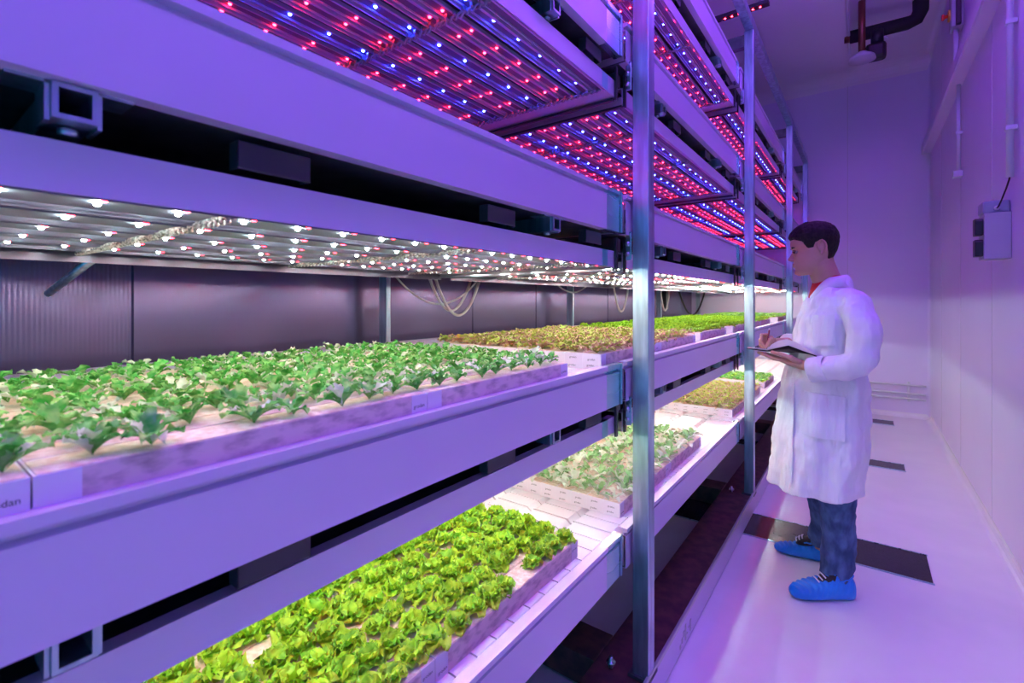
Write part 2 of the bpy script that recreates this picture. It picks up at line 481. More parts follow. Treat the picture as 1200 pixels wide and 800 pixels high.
# top beams
b = MB(); b.box(-.57 - .05, -.57 + .002, -.5, FY - .1, H + 1.76, H + 1.82); b.build('top_beam', M['galv'], rack, bevel=.003)
b = MB(); b.box(-1.95, -1.9, -.5, FY - .1, H + 1.76, H + 1.82); b.build('top_beam', M['galv'], rack)
for Y in POSTY:
    b = MB(); b.box(-1.9, -.625, Y, Y + .05, H + 1.66, H + 1.74); b.build('cross_beam', M['shaded_steel'], rack, bevel=.002)
# scratched tag of bolts on the base flange
b = MB()
for k in range(7):
    y = 1.86 + k * .022
    b.box(-.5695, -.567, y, y + .012, .03 + .012 * (k % 3), .045 + .015 * (k % 4))
b.build('bolt_row', M['alu'], rack)

# per tier: square cross tubes, hanger plates and post brackets
tube0 = {}
for ti, L in enumerate(LIPS):
    if ti == 0: continue
    zb = H + L - .133
    for bi, (ya, yb) in enumerate(BAYS):
        c = .60 if bi == 0 else (ya + yb) / 2
        for s in (-1, 1):
            y = c + .475 * s
            b = MB(); hollow_tube_x(b, -1.88, -.648, y, zb - .0195, .036, .005)
            b.build('cross_tube', M['galv'], rack)
            b = MB()
            b.box(-.70, -.655, y - .0225, y - .0185, zb - .040, zb); b.box(-.70, -.655, y + .0185, y + .0225, zb - .040, zb)
            b.box(-.70, -.655, y - .05, y + .05, zb - .003, zb + .0)
            b.tube([(-.68, y, zb - .04), (-.68, y, zb - .046)], .009, 6)
            b.build('tube_bracket', M['galv'], rack)
        for k, s in ((0, -.72), (1, -.26), (2, .26), (3, .72)):
            y = c + s
            if y + .06 > yb or y - .06 < ya: continue
            b = MB()
            b.box(-.668, -.664, y - .052, y + .052, zb - .046, zb - .008)
            b.box(-.69, -.664, y - .052, y - .048, zb - .046, zb - .008); b.box(-.69, -.664, y + .048, y + .052, zb - .046, zb - .008)
            b.build('hanger_plate', M['bar_d'], rack, bevel=.002)
    for Y in POSTY:
        b = MB(); b.box(-1.90, -.69, Y + .004, Y + .048, zb - .05, zb - .004); b.build('cross_beam', M['shaded_steel'], rack, bevel=.002)
        b = MB(); b.box(-.648, -.628, Y - .006, Y + .0, zb - .085, zb + .012); b.box(-.70, -.628, Y - .006, Y, zb + .004, zb + .012)
        b.build('post_bracket', M['bare'], rack, bevel=.002)
        b = MB(); b.tube([(-.64, Y - .006, zb - .03), (-.64, Y - .014, zb - .03)], .008, 6); b.tube([(-.64, Y - .006, zb - .065), (-.64, Y - .014, zb - .065)], .008, 6)
        b.build('bolt', M['galv'], rack)
    b = MB(); b.box(-1.2, -1.15, -.36, 7.1, zb - .046, zb - .006); b.build('long_beam', M['shaded_steel'], rack)


def side_profile(L, sgn=1, X=FXT):
    B = L - .133
    p = [(-.03, L), (0, L), (0, L - .013), (-.013, L - .015), (-.013, L - .022), (-.004, L - .026), (-.004, B), (-.03, B),
         (-.03, B + .002), (-.007, B + .002), (-.007, L - .027), (-.016, L - .024), (-.016, L - .002), (-.03, L - .002)]
    return [(X + sgn * a, z + H) for a, z in p]


# troughs
for ti, L in enumerate(LIPS):
    for bi, (ya, yb) in enumerate(BAYS):
        what = {(0, 0): 'holding bright lime lettuce', (0, 1): 'holding small pale-green seedlings', (0, 2): 'holding bronze lettuce', (0, 3): 'holding fresh green lettuce near the far wall',
                (1, 0): 'holding bluish-green leafy seedlings', (1, 1): 'holding bronze and lime lettuce', (1, 2): 'holding pale green lettuce behind the second post', (1, 3): 'by the far wall'}.get((ti, bi), 'seen only from the side and below')
        t = thing('growing_trough', f'{tiername[ti]} metal growing trough of the {bayname[bi]}, {what}', 'growing trough', (-1.26, ya, H + L), 'metal growing troughs in the rack')
        ye = yb - .115 if bi == 0 else yb - .07
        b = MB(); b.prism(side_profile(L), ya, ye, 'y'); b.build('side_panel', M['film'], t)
        b = MB(); b.prism(side_profile(L), ye, yb - .022, 'y'); b.build('bare_panel_end', M['bare'], t)['label'] = 'bare shiny end of the side panel'
        b = MB(); b.prism([(FXT - .0, H + L), (FXT - .0, H + L - .133), (FXT - .03, H + L - .133), (FXT - .03, H + L)], yb - .018, yb - .006, 'y'); b.build('end_flange', M['bare'], t)
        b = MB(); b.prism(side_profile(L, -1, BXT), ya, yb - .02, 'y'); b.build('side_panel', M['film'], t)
        b = MB(); b.box(BXT + .005, FXT - .008, ya, yb - .02, H + L - .131, H + L - .127); b.build('bottom_sheet', M['shaded_steel'], t)
        for y in (ya, yb - .024):
            b = MB(); b.box(BXT + .01, FXT - .012, y, y + .003, H + L - .126, H + L - .03); b.build('end_panel', M['alu'], t)
        # slatted floor panels
        if True:
            ny = int((yb + .02 - ya) / .0672); pitch = (yb + .028 - ya) / ny; w = pitch - .0048
            nst = 7; sw = (FXT - .03 - (BXT + .03)) / nst
            for k in range(nst):
                xb = FXT - .031 - k * sw; xa = xb - sw + .006
                b = MB(); zt = H + L - .02
                for j in range(ny):
                    y = ya - .014 + j * pitch
                    b.prism([(xa, zt - .02), (xa, zt - .008), (xa + .008, zt), (xb - .02, zt), (xb, zt - .014), (xb, zt - .02)], y, y + w, 'y')
                b.box(xa + .03, xa + .045, ya + .01, yb - .03, zt - .04, zt - .0205); b.box(xb - .055, xb - .04, ya + .01, yb - .03, zt - .04, zt - .0205)
                b.build('slatted_panel', M['slat'], t)

# ---------------------------------------------------------------- light panels
def led_proto(key):
    b = MB(); r = .0060 if key == 'LR' else (.0038 if key == 'LW' else .0044)
    rings = []
    for a, rr, z in ((0, r, 0), (1, r * .8, -.0022), (2, r * .35, -.0036)):
        rings.append([(rr * math.cos(2 * PI * k / 8), rr * math.sin(2 * PI * k / 8), z) for k in range(8)])
    b.loft(rings, 0)
    me = b.mesh('led_' + key, [M[key]])
    return me


LEDM = {k: led_proto(k) for k in ('LW', 'LR', 'LP', 'LB')}
LEDV = {k: ([v.co.copy() for v in LEDM[k].vertices], [tuple(p.vertices) for p in LEDM[k].polygons]) for k in LEDM}
LX0, LX1 = -.675, -1.50


def bar_profile(xa, xb, z, kind):
    # flat base with two thin outer fins and a middle rib pair
    if kind == 'w':
        return [(xa, z - .006), (xa + .003, z - .006), (xa + .003, z - .001), (xa + .012, z - .001), (xa + .012, z - .003), (xa + .014, z - .003), (xa + .014, z), (xb - .014, z), (xb - .014, z - .003),
                (xb - .012, z - .003), (xb - .012, z - .001), (xb - .003, z - .001), (xb - .003, z - .006), (xb, z - .006), (xb, z + .006), (xa, z + .006)]
    return [(xa, z - .010), (xa + .002, z - .010), (xa + .002, z), (xb - .002, z), (xb - .002, z - .010), (xb, z - .010), (xb, z + .006), (xa, z + .006)]


def light_panel(ti, bi, ya, yb, B, kind):
    """ti = tier it lights"""
    t = thing('grow_light', (f'white and red LED panel over the {tiername[ti]} troughs of the {bayname[bi]}' if kind == 'w' else f'red and blue LED panel over the {tiername[ti]} troughs of the {bayname[bi]}'),
              'LED panel', (-1.09, ya, H + B), 'LED light panels hung under the troughs')
    z = H + B; T = z + .054
    b = MB()
    b.prism([(LX0, z), (LX0, T), (LX0 - .025, T), (LX0 - .025, T - .002), (LX0 - .003, T - .002), (LX0 - .003, z)], ya, yb, 'y')
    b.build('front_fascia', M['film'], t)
    b = MB(); b.prism([(LX0, z), (LX0, T), (LX0 - .025, T), (LX0 - .025, T - .002), (LX0 + .0008, T - .002), (LX0 + .0008, z)], yb - .10, yb - .06, 'y'); b.build('bare_joint', M['bare'], t)
    b = MB(); b.box(LX1 + .002, LX0 - .004, ya, yb, z + .0245, z + .0275); b.build('top_sheet', M['bar_d'] if kind != 'w' else M['shaded_steel'], t)
    b = MB(); b.box(LX1 - .003, LX1, ya, yb, z - (.022 if kind == 'w' else .01), T); b.build('rear_rim', M['rim'] if kind == 'w' else M['alu_d'], t)
    for y, s in ((ya, 1), (yb, -1)):
        b = MB(); ys = y + s * .055
        b.prism([(ys, z + .022), (ys, z + .016), (y + s * .002, z - .004), (y, z - .004), (y, z + .022)], LX1 + .002, LX0 - .004, 'x'); b.build('end_sheet', M['alu'], t)
        b = MB(); b.box(LX1 + .002, LX0 - .004, y, y + s * .012, z - .013, z - .0045); b.build('end_edge', M['bar_d'] if kind != 'w' else M['alu_d'], t)
        b = MB(); b.box(LX0 + .002, LX0 + .010, y, y + s * .012, z - .013, T + .045); b.build('hanger_strap', M['bar_d'], t)
    y0, y1 = ya + .06, yb - .06
    zb = z + (.004 if kind == 'w' else .012)
    rows = []
    bars = []
    if kind == 'w':
        k = 0; x = -.732
        while x > LX1 + .06:
            rows += [(x, 'LW', 0, k), (x + .037, 'LR', -.002, k)]
            bars.append((x - .075, min(x + .062, LX0 - .004)))
            x -= .156; k += 1
        py = .083
    else:
        k = 0; x = -.7415
        if ti >= 3: rows.append((LX0 - .012, 'LP', 0, 0))
        while x > LX1 + .03:
            bars.append((x - .028, x + .028 if k else min(x + .058, LX0 - .006))); rows.append((x, 'LB', 0, len(bars) - 1))
            if x - .135 > LX1:
                bars.append((x - .145, x - .048)); rows += [(x - .0745, 'LP', 0, len(bars) - 1), (x - .1185, 'LP', 0, len(bars) - 1)]
            x -= .1925; k += 1
        py = .1055
    bobs = []
    mk = [M['bar_w']] if kind == 'w' else [M['bar_b'], M['bar_m']]
    for xa, xb in bars:
        b = MB()
        if kind == 'w':
            b.prism(bar_profile(xa, xb, zb, kind), y0, y1, 'y')
        else:
            w = xb - xa; n = 2 if w > .08 else 1
            for q in range(n):
                a = xa + q * w / n + .001; c = xa + (q + 1) * w / n - .001
                b.box(c, a, y0, y1, zb, zb + .006, 0)
                for f in (a, a + (c - a) * .20, c - (c - a) * .20, c):
                    b.box(f - .0012, f + .0012, y0, y1, zb - (.010 if f in (a, c) else .005), zb, 1)
        bobs.append(b.build('light_bar', mk, t))
    leds = []
    off = .16 % py
    n = int((y1 - y0) / py)
    ybase = y0 + ((.16 - y0) % py if bi == 0 and kind == 'w' else ((.926 - y0) % py if bi == 0 else .03))
    for x, key, dy, br in rows:
        for j in range(n + 1):
            y = ybase + j * py + dy
            if y > y1 - .01: continue
            if kind != 'w' and key != 'LB': pass
            px, pyy, d = proj(x, y, zb)
            vis = ti >= 1 and -10 < px < 1210 and -10 < pyy < 810
            leds.append((d if vis else 99 + d, x, y, key, br, vis))
    leds.sort()
    zl = zb - (.001 if kind == 'w' else .0002)
    nind = 100 if ti >= 1 else 0
    cnt = {}
    for d, x, y, key, br, vis in leds[:nind]:
        if not vis: continue
        o = bpy.data.objects.new('led', LEDM[key]); COL.objects.link(o); o.parent = bobs[br]
        og = ORG[bobs[br]]; o.location = (x - og.x, y - og.y, zl - og.z)
        o['label'] = {'LW': 'white LED', 'LR': 'red LED', 'LP': 'red LED', 'LB': 'blue LED'}[key]
        cnt[(x, y)] = 1
    b = MB(); mi = {'LW': 0, 'LR': 1, 'LB': 2, 'LP': 3}
    for d, x, y, key, br, vis in leds:
        if (x, y) in cnt: continue
        vs, fs = LEDV[key]
        b.add([(v.x + x, v.y + y, v.z + zl) for v in vs], fs, mi[key], False)
    if b.v:
        o = b.build('led_cluster', [M['LW'], M['LR'], M['LB'], M['LP']], t); tag(o, kind='stuff')
    # cable harnesses across the bars
    if ti >= 1:
        for hy in (([.29, .84, 1.41] if kind != 'w' else [.29, .80, 1.30]) if bi == 0 else [ya + .32, ya + .85, yb - .12]):
            zz = zb - (.006 if kind == 'w' else .016)
            b = MB()
            if bi < 2 or ti < 3:
                for ph in (0, PI):
                    pts = []
                    m_ = 130 if bi == 0 else 70
                    for i in range(m_ + 1):
                        x = LX0 - .012 + (LX1 + .03 - LX0) * i / m_
                        a = ph + i * (2 * PI / 6 if bi == 0 else 2 * PI / 5)
                        pts.append((x, hy + .0045 * math.cos(a), zz + .0045 * math.sin(a)))
                    b.tube(pts, .0034, 5)
            else:
                b.tube([(LX0 - .012, hy, zz), (LX1 + .03, hy, zz)], .006, 6)
            b.build('cable_harness', M['cable_r'] if kind == 'w' else M['cable_p'], t)
            if kind != 'w':
                b = MB(); x = LX0 - .03
                while x > LX1 + .03:
                    b.box(x, x + .008, hy - .014, hy + .006, zz - .002, zz + .008); x -= .0275
                b.build('cable_clip', M['alu_d'], t)
    return t


M['bar_b'] = mat('bar_base', (.17, .13, .20), .4, .4)  # base also tinted with the LEDs' violet glow
M['rim'] = mat('dull_rim', (.09, .085, .11), .3, .6)
M['bar_m'] = mat('bar_metal', (.68, .56, .76), .38, .4)  # violet glow of the LEDs put into the fin colour
M['cable_p'] = mat('harness_wrap', (.30, .28, .32), .5)
LB_ = {0: -.445, 1: .113, 2: .688, 3: 1.263}
for ti in (0, 1, 2, 3):
    for bi, (ya, yb) in enumerate([(-.36, 1.50), (1.56, 3.33), (3.42, 5.42), (5.50, 7.1)]):
        light_panel(ti, bi, ya, yb, LB_[ti], 'w' if ti < 2 else 'p')

# cables looping down behind the panels
def loop(name, label, p0, p1, sag, r, m, n=18, xo=0):
    b = MB(); pts = []
    for i in range(n + 1):
        s = i / n
        p = Vector(p0).lerp(Vector(p1), s); p.z -= sag * 4 * s * (1 - s)
        p.x += xo * math.sin(PI * s)
        pts.append(p)
    b.tube(pts, r, 8)
    return tag(b.build(name, m, org=Vector(p0)), label, 'cable', 'cables looping down behind the rack lights')
zc = H + .112
loop('hanging_cable', 'pale looped cable hanging just right of the rear post of the nearest bay', (-1.7, 1.66, zc), (-1.72, 2.02, zc), .19, .007, M['cable'])
loop('hanging_cable', 'second pale cable loop crossing the first behind the nearest LED panel', (-1.72, 1.64, zc), (-1.75, 1.98, zc), .165, .007, M['cable'])
loop('hanging_cable', 'thin pale cable running slack from the rear post of the nearest bay', (-1.8, 1.50, zc), (-1.7, 1.98, zc), .13, .005, M['cable'])
loop('hanging_cable', 'pale looped cable right of the second rear post', (-1.7, 3.75, zc), (-1.72, 4.1, zc), .21, .008, M['cable'])
loop('hanging_cable', 'thin cable hanging in front of the second rear post', (-1.8, 3.0, zc), (-1.75, 3.35, zc), .05, .006, M['cable'])
loop('hanging_cable', 'pale cable loop seen just right of the front post', (-1.7, 4.9, zc), (-1.72, 5.25, zc), .22, .009, M['cable'])
loop('hanging_cable', 'black cable drooping near the far end of the rack', (-1.8, 5.85, zc), (-1.8, 7.0, zc), .30, .012, M['cable_k'])
b = MB(); b.box(-1.93, -1.87, 5.60, 5.68, H - .10, H + .11)
tag(b.build('cable_box', M['black'], org=Vector((-1.9, 5.64, H)), bevel=.006), 'black cable box hanging at the rear of the rack by the drooping black cable', 'cable box')
# strut seen behind the near end of the panel
b = MB(); b.tube([(-1.86, .30, H + .02), (-1.56, .34, H + .112)], .010, 8)
tag(b.build('support_strut', M['galv'], org=Vector((-1.7, .3, H))), 'short slanting metal strut behind the near end of the white LED panel', 'strut')
# far red light strip high above the rack
b = MB(); b.box(-1.5, -.57, 4.0, 4.06, H + 2.235, H + 2.262)
t = b.build('light_strip', M['bar_d'], org=Vector((-.6, 4.03, H + 2.235)))
tag(t, 'dark strip with small red lights high under the ceiling above the rack', 'light strip')
for k in range(6):
    o = bpy.data.objects.new('led', LEDM['LR']); COL.objects.link(o); o.parent = t; o.scale = (1.2, 1.2, 1.2)
    o.location = (-.03 - .05 * k, 0, -.0004)
# ---------------------------------------------------------------- stone wool blocks and plants
def leaf(b, az, L, W, e0, curl, lobes=0, crk=0, fold=.25, nu=7, nv=5, mi=0, base=(0, 0, 0), ph=0.0, stem=.2, twist=0):
    rows = []
    x = 0; z = 0
    ca, sa = math.cos(az), math.sin(az)
    prev = 0
    for i in range(nu):
        s = i / (nu - 1)
        el = e0 - curl * s
        ds = s - prev; prev = s
        x += ds * L * math.cos(el); z += ds * L * math.sin(el)
        if s < stem: w = W * .10
        else:
            q = (s - stem) / (1 - stem)
            w = W * (math.sin(PI * min(1, (.12 + .88 * q)) ** .85) ** .6 if q < 1 else .12)
            w = max(w, W * .12)
            if lobes: w *= 1 + lobes * math.sin(i * PI + .5) 
        row = []
        for j in range(nv):
            t = -1 + 2 * j / (nv - 1)
            yy = t * w / 2
            zz = z + abs(t) * w * fold
            off = crk * math.sin(ph + j * 2.6 + i * 2.1) * abs(t) * s
            nx = -math.sin(el)
            X = x + nx * off; Z = zz + math.cos(el) * off
            Y = yy + off * .5 * math.cos(ph * 3 + i * 1.9)
            Y += twist * s * L
            row.append((base[0] + X * ca - Y * sa, base[1] + X * sa + Y * ca, base[2] + Z))
        rows.append(row)
    b.sheet(rows, mi)


def plant_mesh(kind, seed):
    r = random.Random(seed); b = MB()
    if kind == 'oak':
        mats = [M['lf_oak'], M['lf_oak2']]
        n = r.choice((9, 10, 11))
        for k in range(n):
            leaf(b, k * 2.4 + r.uniform(-.4, .4), r.uniform(.028, .045), r.uniform(.012, .018), math.radians(r.uniform(50, 88)), math.radians(r.uniform(30, 80)), .34, .004, .3, 8, 5, 1 if r.random() < .30 else 0, ph=r.uniform(0, 6), stem=.25)
    elif kind == 'pale':
        mats = [M['lf_pale'], M['lf_pale2']]
        for k in range(r.choice((5, 6, 7))):
            leaf(b, k * 2.4 + r.uniform(-.4, .4), r.uniform(.026, .042), r.uniform(.015, .021), math.radians(r.uniform(40, 80)), math.radians(r.uniform(20, 80)), .2, .003, .3, 6, 5, 1 if r.random() < .5 else 0, ph=r.uniform(0, 6), stem=.25)
    elif kind == 'lime':
        mats = [M['lf_lime'], M['lf_lime2']]
        for k in range(15):
            q = k / 14
            leaf(b, k * 2.4 + r.uniform(-.3, .3), .020 + .018 * q + r.uniform(-.003, .003), .034 + .008 * r.random(), math.radians(84 - 50 * q), math.radians(50 + 30 * r.random()), .22, .0085, .25, 8, 8, 0 if r.random() < .72 else 1, ph=r.uniform(0, 6), stem=.05, base=(0, 0, .008 * (1 - q)))
    elif kind == 'mint':
        mats = [M['lf_mint'], M['lf_lime']]
        for k in range(10):
            q = k / 9
            leaf(b, k * 2.4 + r.uniform(-.3, .3), .03 + .014 * q, .026, math.radians(78 - 45 * q), math.radians(50), .15, .005, .25, 6, 5, 0 if r.random() < .8 else 1, ph=r.uniform(0, 6), stem=.1)
    else:
        mats = [M['lf_brown'], M['lf_brown2']]
        for k in range(15):
            q = k / 14
            leaf(b, k * 2.4 + r.uniform(-.3, .3), .030 + .014 * q + r.uniform(-.004, .004), .016 + .006 * r.random(), math.radians(84 - 44 * q), math.radians(40 + 40 * r.random()), .2, .005, .25, 7, 5, 0 if r.random() < .42 else 1, ph=r.uniform(0, 6), stem=.12)
    return b.mesh(kind + '_plant', mats)


PM = {k: [plant_mesh(k, 100 * i + s) for s in range(6 if k in ('oak', 'lime') else 4)] for i, k in enumerate(('oak', 'pale', 'lime', 'brown', 'mint'))}
PNAME = {'oak': 'leafy_seedling', 'pale': 'pale_seedling', 'lime': 'lime_lettuce', 'brown': 'bronze_lettuce', 'mint': 'green_lettuce'}

FONTED = {}


def slab_mesh(L, W, Ht, detail=True):
    """one slab running along +y from its near end, wrapped in printed film; x from -W to 0, z from 0 to Ht"""
    b = MB(); e = .0006
    b.box(-W, 0, 0, L, 0, Ht - .0015, 1)
    b.box(-W + .002, -.002, .002, L - .002, Ht - .0015, Ht, 0)
    # wrapped ends
    for ya, yb in ((-e, .036), (L - .036, L + e)):
        b.box(-W - e, e, ya, yb, -.0002, Ht - .001, 2)
    return b.mesh('slab', SLABM)


def text_mesh(txt, size):
    c = bpy.data.curves.new('txt', 'FONT'); c.body = txt; c.size = size; c.align_x = 'CENTER'
    o = bpy.data.objects.new('txt', c); COL.objects.link(o)
    dg = bpy.context.evaluated_depsgraph_get()
    me = bpy.data.meshes.new_from_object(o.evaluated_get(dg))
    bpy.data.objects.remove(o); bpy.data.curves.remove(c)
    me.materials.clear(); me.materials.append(SLABM[3])
    return me


PRINT = text_mesh('grodan', .0095)
SLAB_H = .052
plants = []      # (depth, kind, x, y, z, group key)
GROUPS = {}


def tray(key, ti, y0, L, nL, xf, W, nW, kind, where, slab_label, sp=None, skip=.04):
    z = H + LIPS[ti] - .02 + .0004
    me = slab_mesh(L - .003, W - .0015, SLAB_H)
    first = None
    for j in range(nL):
        for i in range(nW):
            x = xf - i * W; y = y0 + j * L
            px, py, d = proj(x, y + L, z + SLAB_H)
            if px < -40: continue
            o = bpy.data.objects.new('stone_wool_block', me); COL.objects.link(o); o.location = (x, y, z)
            outer = i == 0
            edge = j == 0
            lab = slab_label + (', aisle row' if outer else ', inner rows')
            tag(o, lab, 'growing block', f'stone wool blocks {where}')
            # printed marks on end faces / outer side
            def pm(loc, rot):
                q = bpy.data.objects.new('printed_mark', PRINT); COL.objects.link(q); q.parent = o
                q.location = loc; q.rotation_euler = rot
            if edge and (ti == 0 or key == 'T2b') and i < 12:
                up = i % 2
                pm((-W / 2, -.0012, .034 if up else .03), (PI / 2, 0, 0))
                pm((-W * .55, -.0012, .008 if up else .011), (PI / 2, 0, 0))
            if outer:
                pm((.0012, L - .022, .028), (PI / 2, 0, PI / 2))
                pm((.0012, .020, .012), (PI / 2, 0, PI / 2))
    s1 = sp or .0685
    ny = int(L * nL / s1)
    for j in range(ny):
        for i in range(nW):
            if R.random() < skip: continue
            x = xf - (i + .5) * W + R.uniform(-.008, .008); y = y0 + (j + .5) * L * nL / ny + R.uniform(-.009, .009)
            px, py, d = proj(x, y, z + SLAB_H + .02)
            if px < -45 or py > 860: continue
            plants.append((d, kind, x, y, z + SLAB_H, key))
    GROUPS[key] = (kind, where)


tray('T2a', 1, -.429, .524, 3, -.654, .0672, 11, 'oak', 'under the bluish-green seedlings', 'stone wool block under bluish-green seedlings, near trough', sp=.060)
tray('T2b', 1, 1.385, .53, 2, -.672, .0672, 11, 'brown', 'under the bronze lettuce behind the front post', 'stone wool block under bronze lettuce, upper trough', sp=.066, skip=.0)
tray('T2c', 1, 2.64, .60, 1, -.70, .0672, 11, 'lime', 'under the lime lettuce beyond the bronze lettuce', 'stone wool block under lime lettuce just beyond the bronze lettuce', sp=.066, skip=0)
tray('T2d', 1, 3.42, .53, 3, -.70, .0672, 11, 'lime', 'under the lime lettuce of the third bay', 'stone wool block under far lime lettuce, third bay', sp=.066, skip=0)
tray('T2e', 1, 5.50, .53, 2, -.70, .0672, 11, 'mint', 'under the fresh green lettuce by the far wall', 'stone wool block under green lettuce, upper trough by far wall', sp=.066, skip=0)
tray('T1a', 0, .085, .601, 2, -.702, .0672, 11, 'lime', 'under the frilly lime lettuce of the lowest near trough', 'stone wool block under frilly lime lettuce, lowest trough', sp=.0575, skip=.035)
tray('T1b', 0, 1.60, .53, 2, -.702, .0672, 11, 'pale', 'under the pale seedlings behind the front post', 'stone wool block under pale seedlings, lowest trough', sp=.056, skip=.02)
tray('T1c', 0, 3.42, .53, 2, -.702, .0672, 11, 'brown', 'under the bronze lettuce of the lowest trough', 'stone wool block under bronze lettuce, lowest trough', sp=.06, skip=0)
tray('T1d', 0, 4.72, .53, 1, -.702, .0672, 11, 'mint', 'under the fresh green lettuce of the lowest trough', 'stone wool block under fresh green lettuce, lowest trough', sp=.06, skip=0)

PLAB = {'T2a': 'bluish-green lobed leafy seedling in the near trough at eye level',
        'T2b': 'bronze and olive frilly young lettuce in the trough behind the front post',
        'T2c': 'lime green lettuce in the trough just beyond the bronze lettuce',
        'T2d': 'lime green lettuce far back in the second-lowest trough of the third bay',
        'T2e': 'fresh green lettuce in the second-lowest trough by the far wall',
        'T1a': 'bright lime frilly lettuce head in the lowest near trough',
        'T1b': 'small pale green seedling in the lowest trough behind the front post',
        'T1c': 'bronze frilly young lettuce in the lowest trough before the second post',
        'T1d': 'fresh green lettuce in the lowest trough beside the man'}
bykind = {}
for p in plants: bykind.setdefault(p[1], []).append(p)
for kind, lst in bykind.items():
    lst.sort()
    rest = {}
    for n, (d, k, x, y, z, key) in enumerate(lst):
        sc = R.uniform(.85, 1.15)
        if kind == 'pale': sc *= 1.5
        if kind == 'oak': sc *= R.uniform(1.0, 1.2)
        if key == 'T1a': sc *= 1.14
        if kind == 'brown': sc *= 1.12
        if key in ('T2c', 'T2d'): sc *= .9
        me = PM[kind][n % len(PM[kind])]
        rz = R.uniform(0, 2 * PI)
        if n < 300:
            o = bpy.data.objects.new(PNAME[kind], me); COL.objects.link(o)
            o.location = (x, y, z - .0005); o.rotation_euler = (R.uniform(-.1, .1), R.uniform(-.1, .1), rz); o.scale = (sc, sc, sc * R.uniform(.85, 1.1))
            tag(o, PLAB[key], 'seedling' if kind in ('oak', 'pale') else 'lettuce', f'{PNAME[kind].replace("_", " ")} plants {GROUPS[key][1].replace("under", "over")}' if False else f'plants growing on the blocks {GROUPS[key][1]}')
        else:
            rest.setdefault(key, []).append((x, y, z, rz, sc, me))
    for key, ls in rest.items():
        b = MB()
        for x, y, z, rz, sc, me in ls:
            ca, sa = math.cos(rz) * sc, math.sin(rz) * sc
            b.v0 = len(b.v)
            vs = [(x + v.co.x * ca - v.co.y * sa, y + v.co.x * sa + v.co.y * ca, z + v.co.z * sc) for v in me.vertices]
            o0 = len(b.v); b.v.extend(vs)
            for pl in me.polygons:
                b.f.append(tuple(i + o0 for i in pl.vertices)); b.m.append(pl.material_index); b.sm.append(True)
        o = b.build(PNAME[kind] + '_patch', list(PM[kind][0].materials))
        tag(o, 'patch of ' + PLAB[key].replace(' lettuce in', ' lettuces in').replace('lettuce far', 'lettuces far'), 'lettuce', kind='stuff')
# ---------------------------------------------------------------- the man
M['skin'] = mat('skin', (.50, .27, .19), .5, 0, (.56, .31, .23), 14, sss=.08)
M['skin'].node_tree.nodes['Principled BSDF'].inputs['Subsurface Radius'].default_value = (.012, .005, .003)
M['hair'] = mat('dark_hair', (.006, .004, .004), .65, 0, (.022, .015, .013), 90, (1, 1, 1), bump=1, bdist=.006, spec=.25)
M['coat'] = mat('white_coat_cloth', (.74, .75, .80), .75, 0, (.80, .81, .86), 9, (2.0, 2.0, .45), bump=.8, bdist=.02)
M['jeans'] = mat('blue_denim', (.022, .055, .15), .8, 0, (.085, .16, .34), 22, (1, 1, .5), bump=.6, bdist=.008)
M['cover'] = mat('blue_film_cover', (.004, .20, .72), .28, 0, (.01, .28, .85), 12, bump=.35, bdist=.006)
M['redcloth'] = mat('red_cloth', (.60, .012, .02), .8)
M['paper'] = mat('page_paper', (.80, .72, .68), .7)
M['book'] = mat('black_book_cover', (.012, .011, .014), .45)
M['lip'] = mat('lips', (.42, .17, .14), .45)
M['eyew'] = mat('eye_white', (.22, .19, .18), .5)
M['iris'] = mat('dark_iris', (.03, .015, .01), .15)
M['shoe'] = mat('black_shoe', (.01, .01, .012), .5)
M['lace'] = mat('white_lace', (.8, .8, .82), .6)

YC = 2.70
man = thing('person', 'man in a white lab coat, jeans and blue shoe covers writing in an open notebook', 'person', (-.16, YC, 0))


def smooth(a, b, x):
    t = max(0, min(1, (x - a) / (b - a))); return t * t * (3 - 2 * t)


def interp(tab, x):
    if x <= tab[0][0]: return tab[0][1:]
    for i in range(len(tab) - 1):
        if x <= tab[i + 1][0]:
            t = (x - tab[i][0]) / (tab[i + 1][0] - tab[i][0]); t2 = t
            return tuple(p + (q - p) * t2 for p, q in zip(tab[i][1:], tab[i + 1][1:]))
    return tab[-1][1:]


# --- head in its own frame: f forward, s to his left, u up; skull centre at the origin
HH = .232
HT = [(0.0, .072, .010, .020), (.03, .083, -.004, .033), (.08, .089, -.020, .044), (.15, .0875, -.040, .053), (.22, .0875, -.058, .060), (.30, .086, -.074, .066),
      (.40, .083, -.089, .070), (.50, .080, -.099, .0735), (.58, .0865, -.103, .0755), (.66, .089, -.104, .0765), (.76, .083, -.100, .0755), (.85, .068, -.088, .068),
      (.92, .046, -.068, .054), (.97, .020, -.045, .034), (1.0, -.008, -.018, .004)]


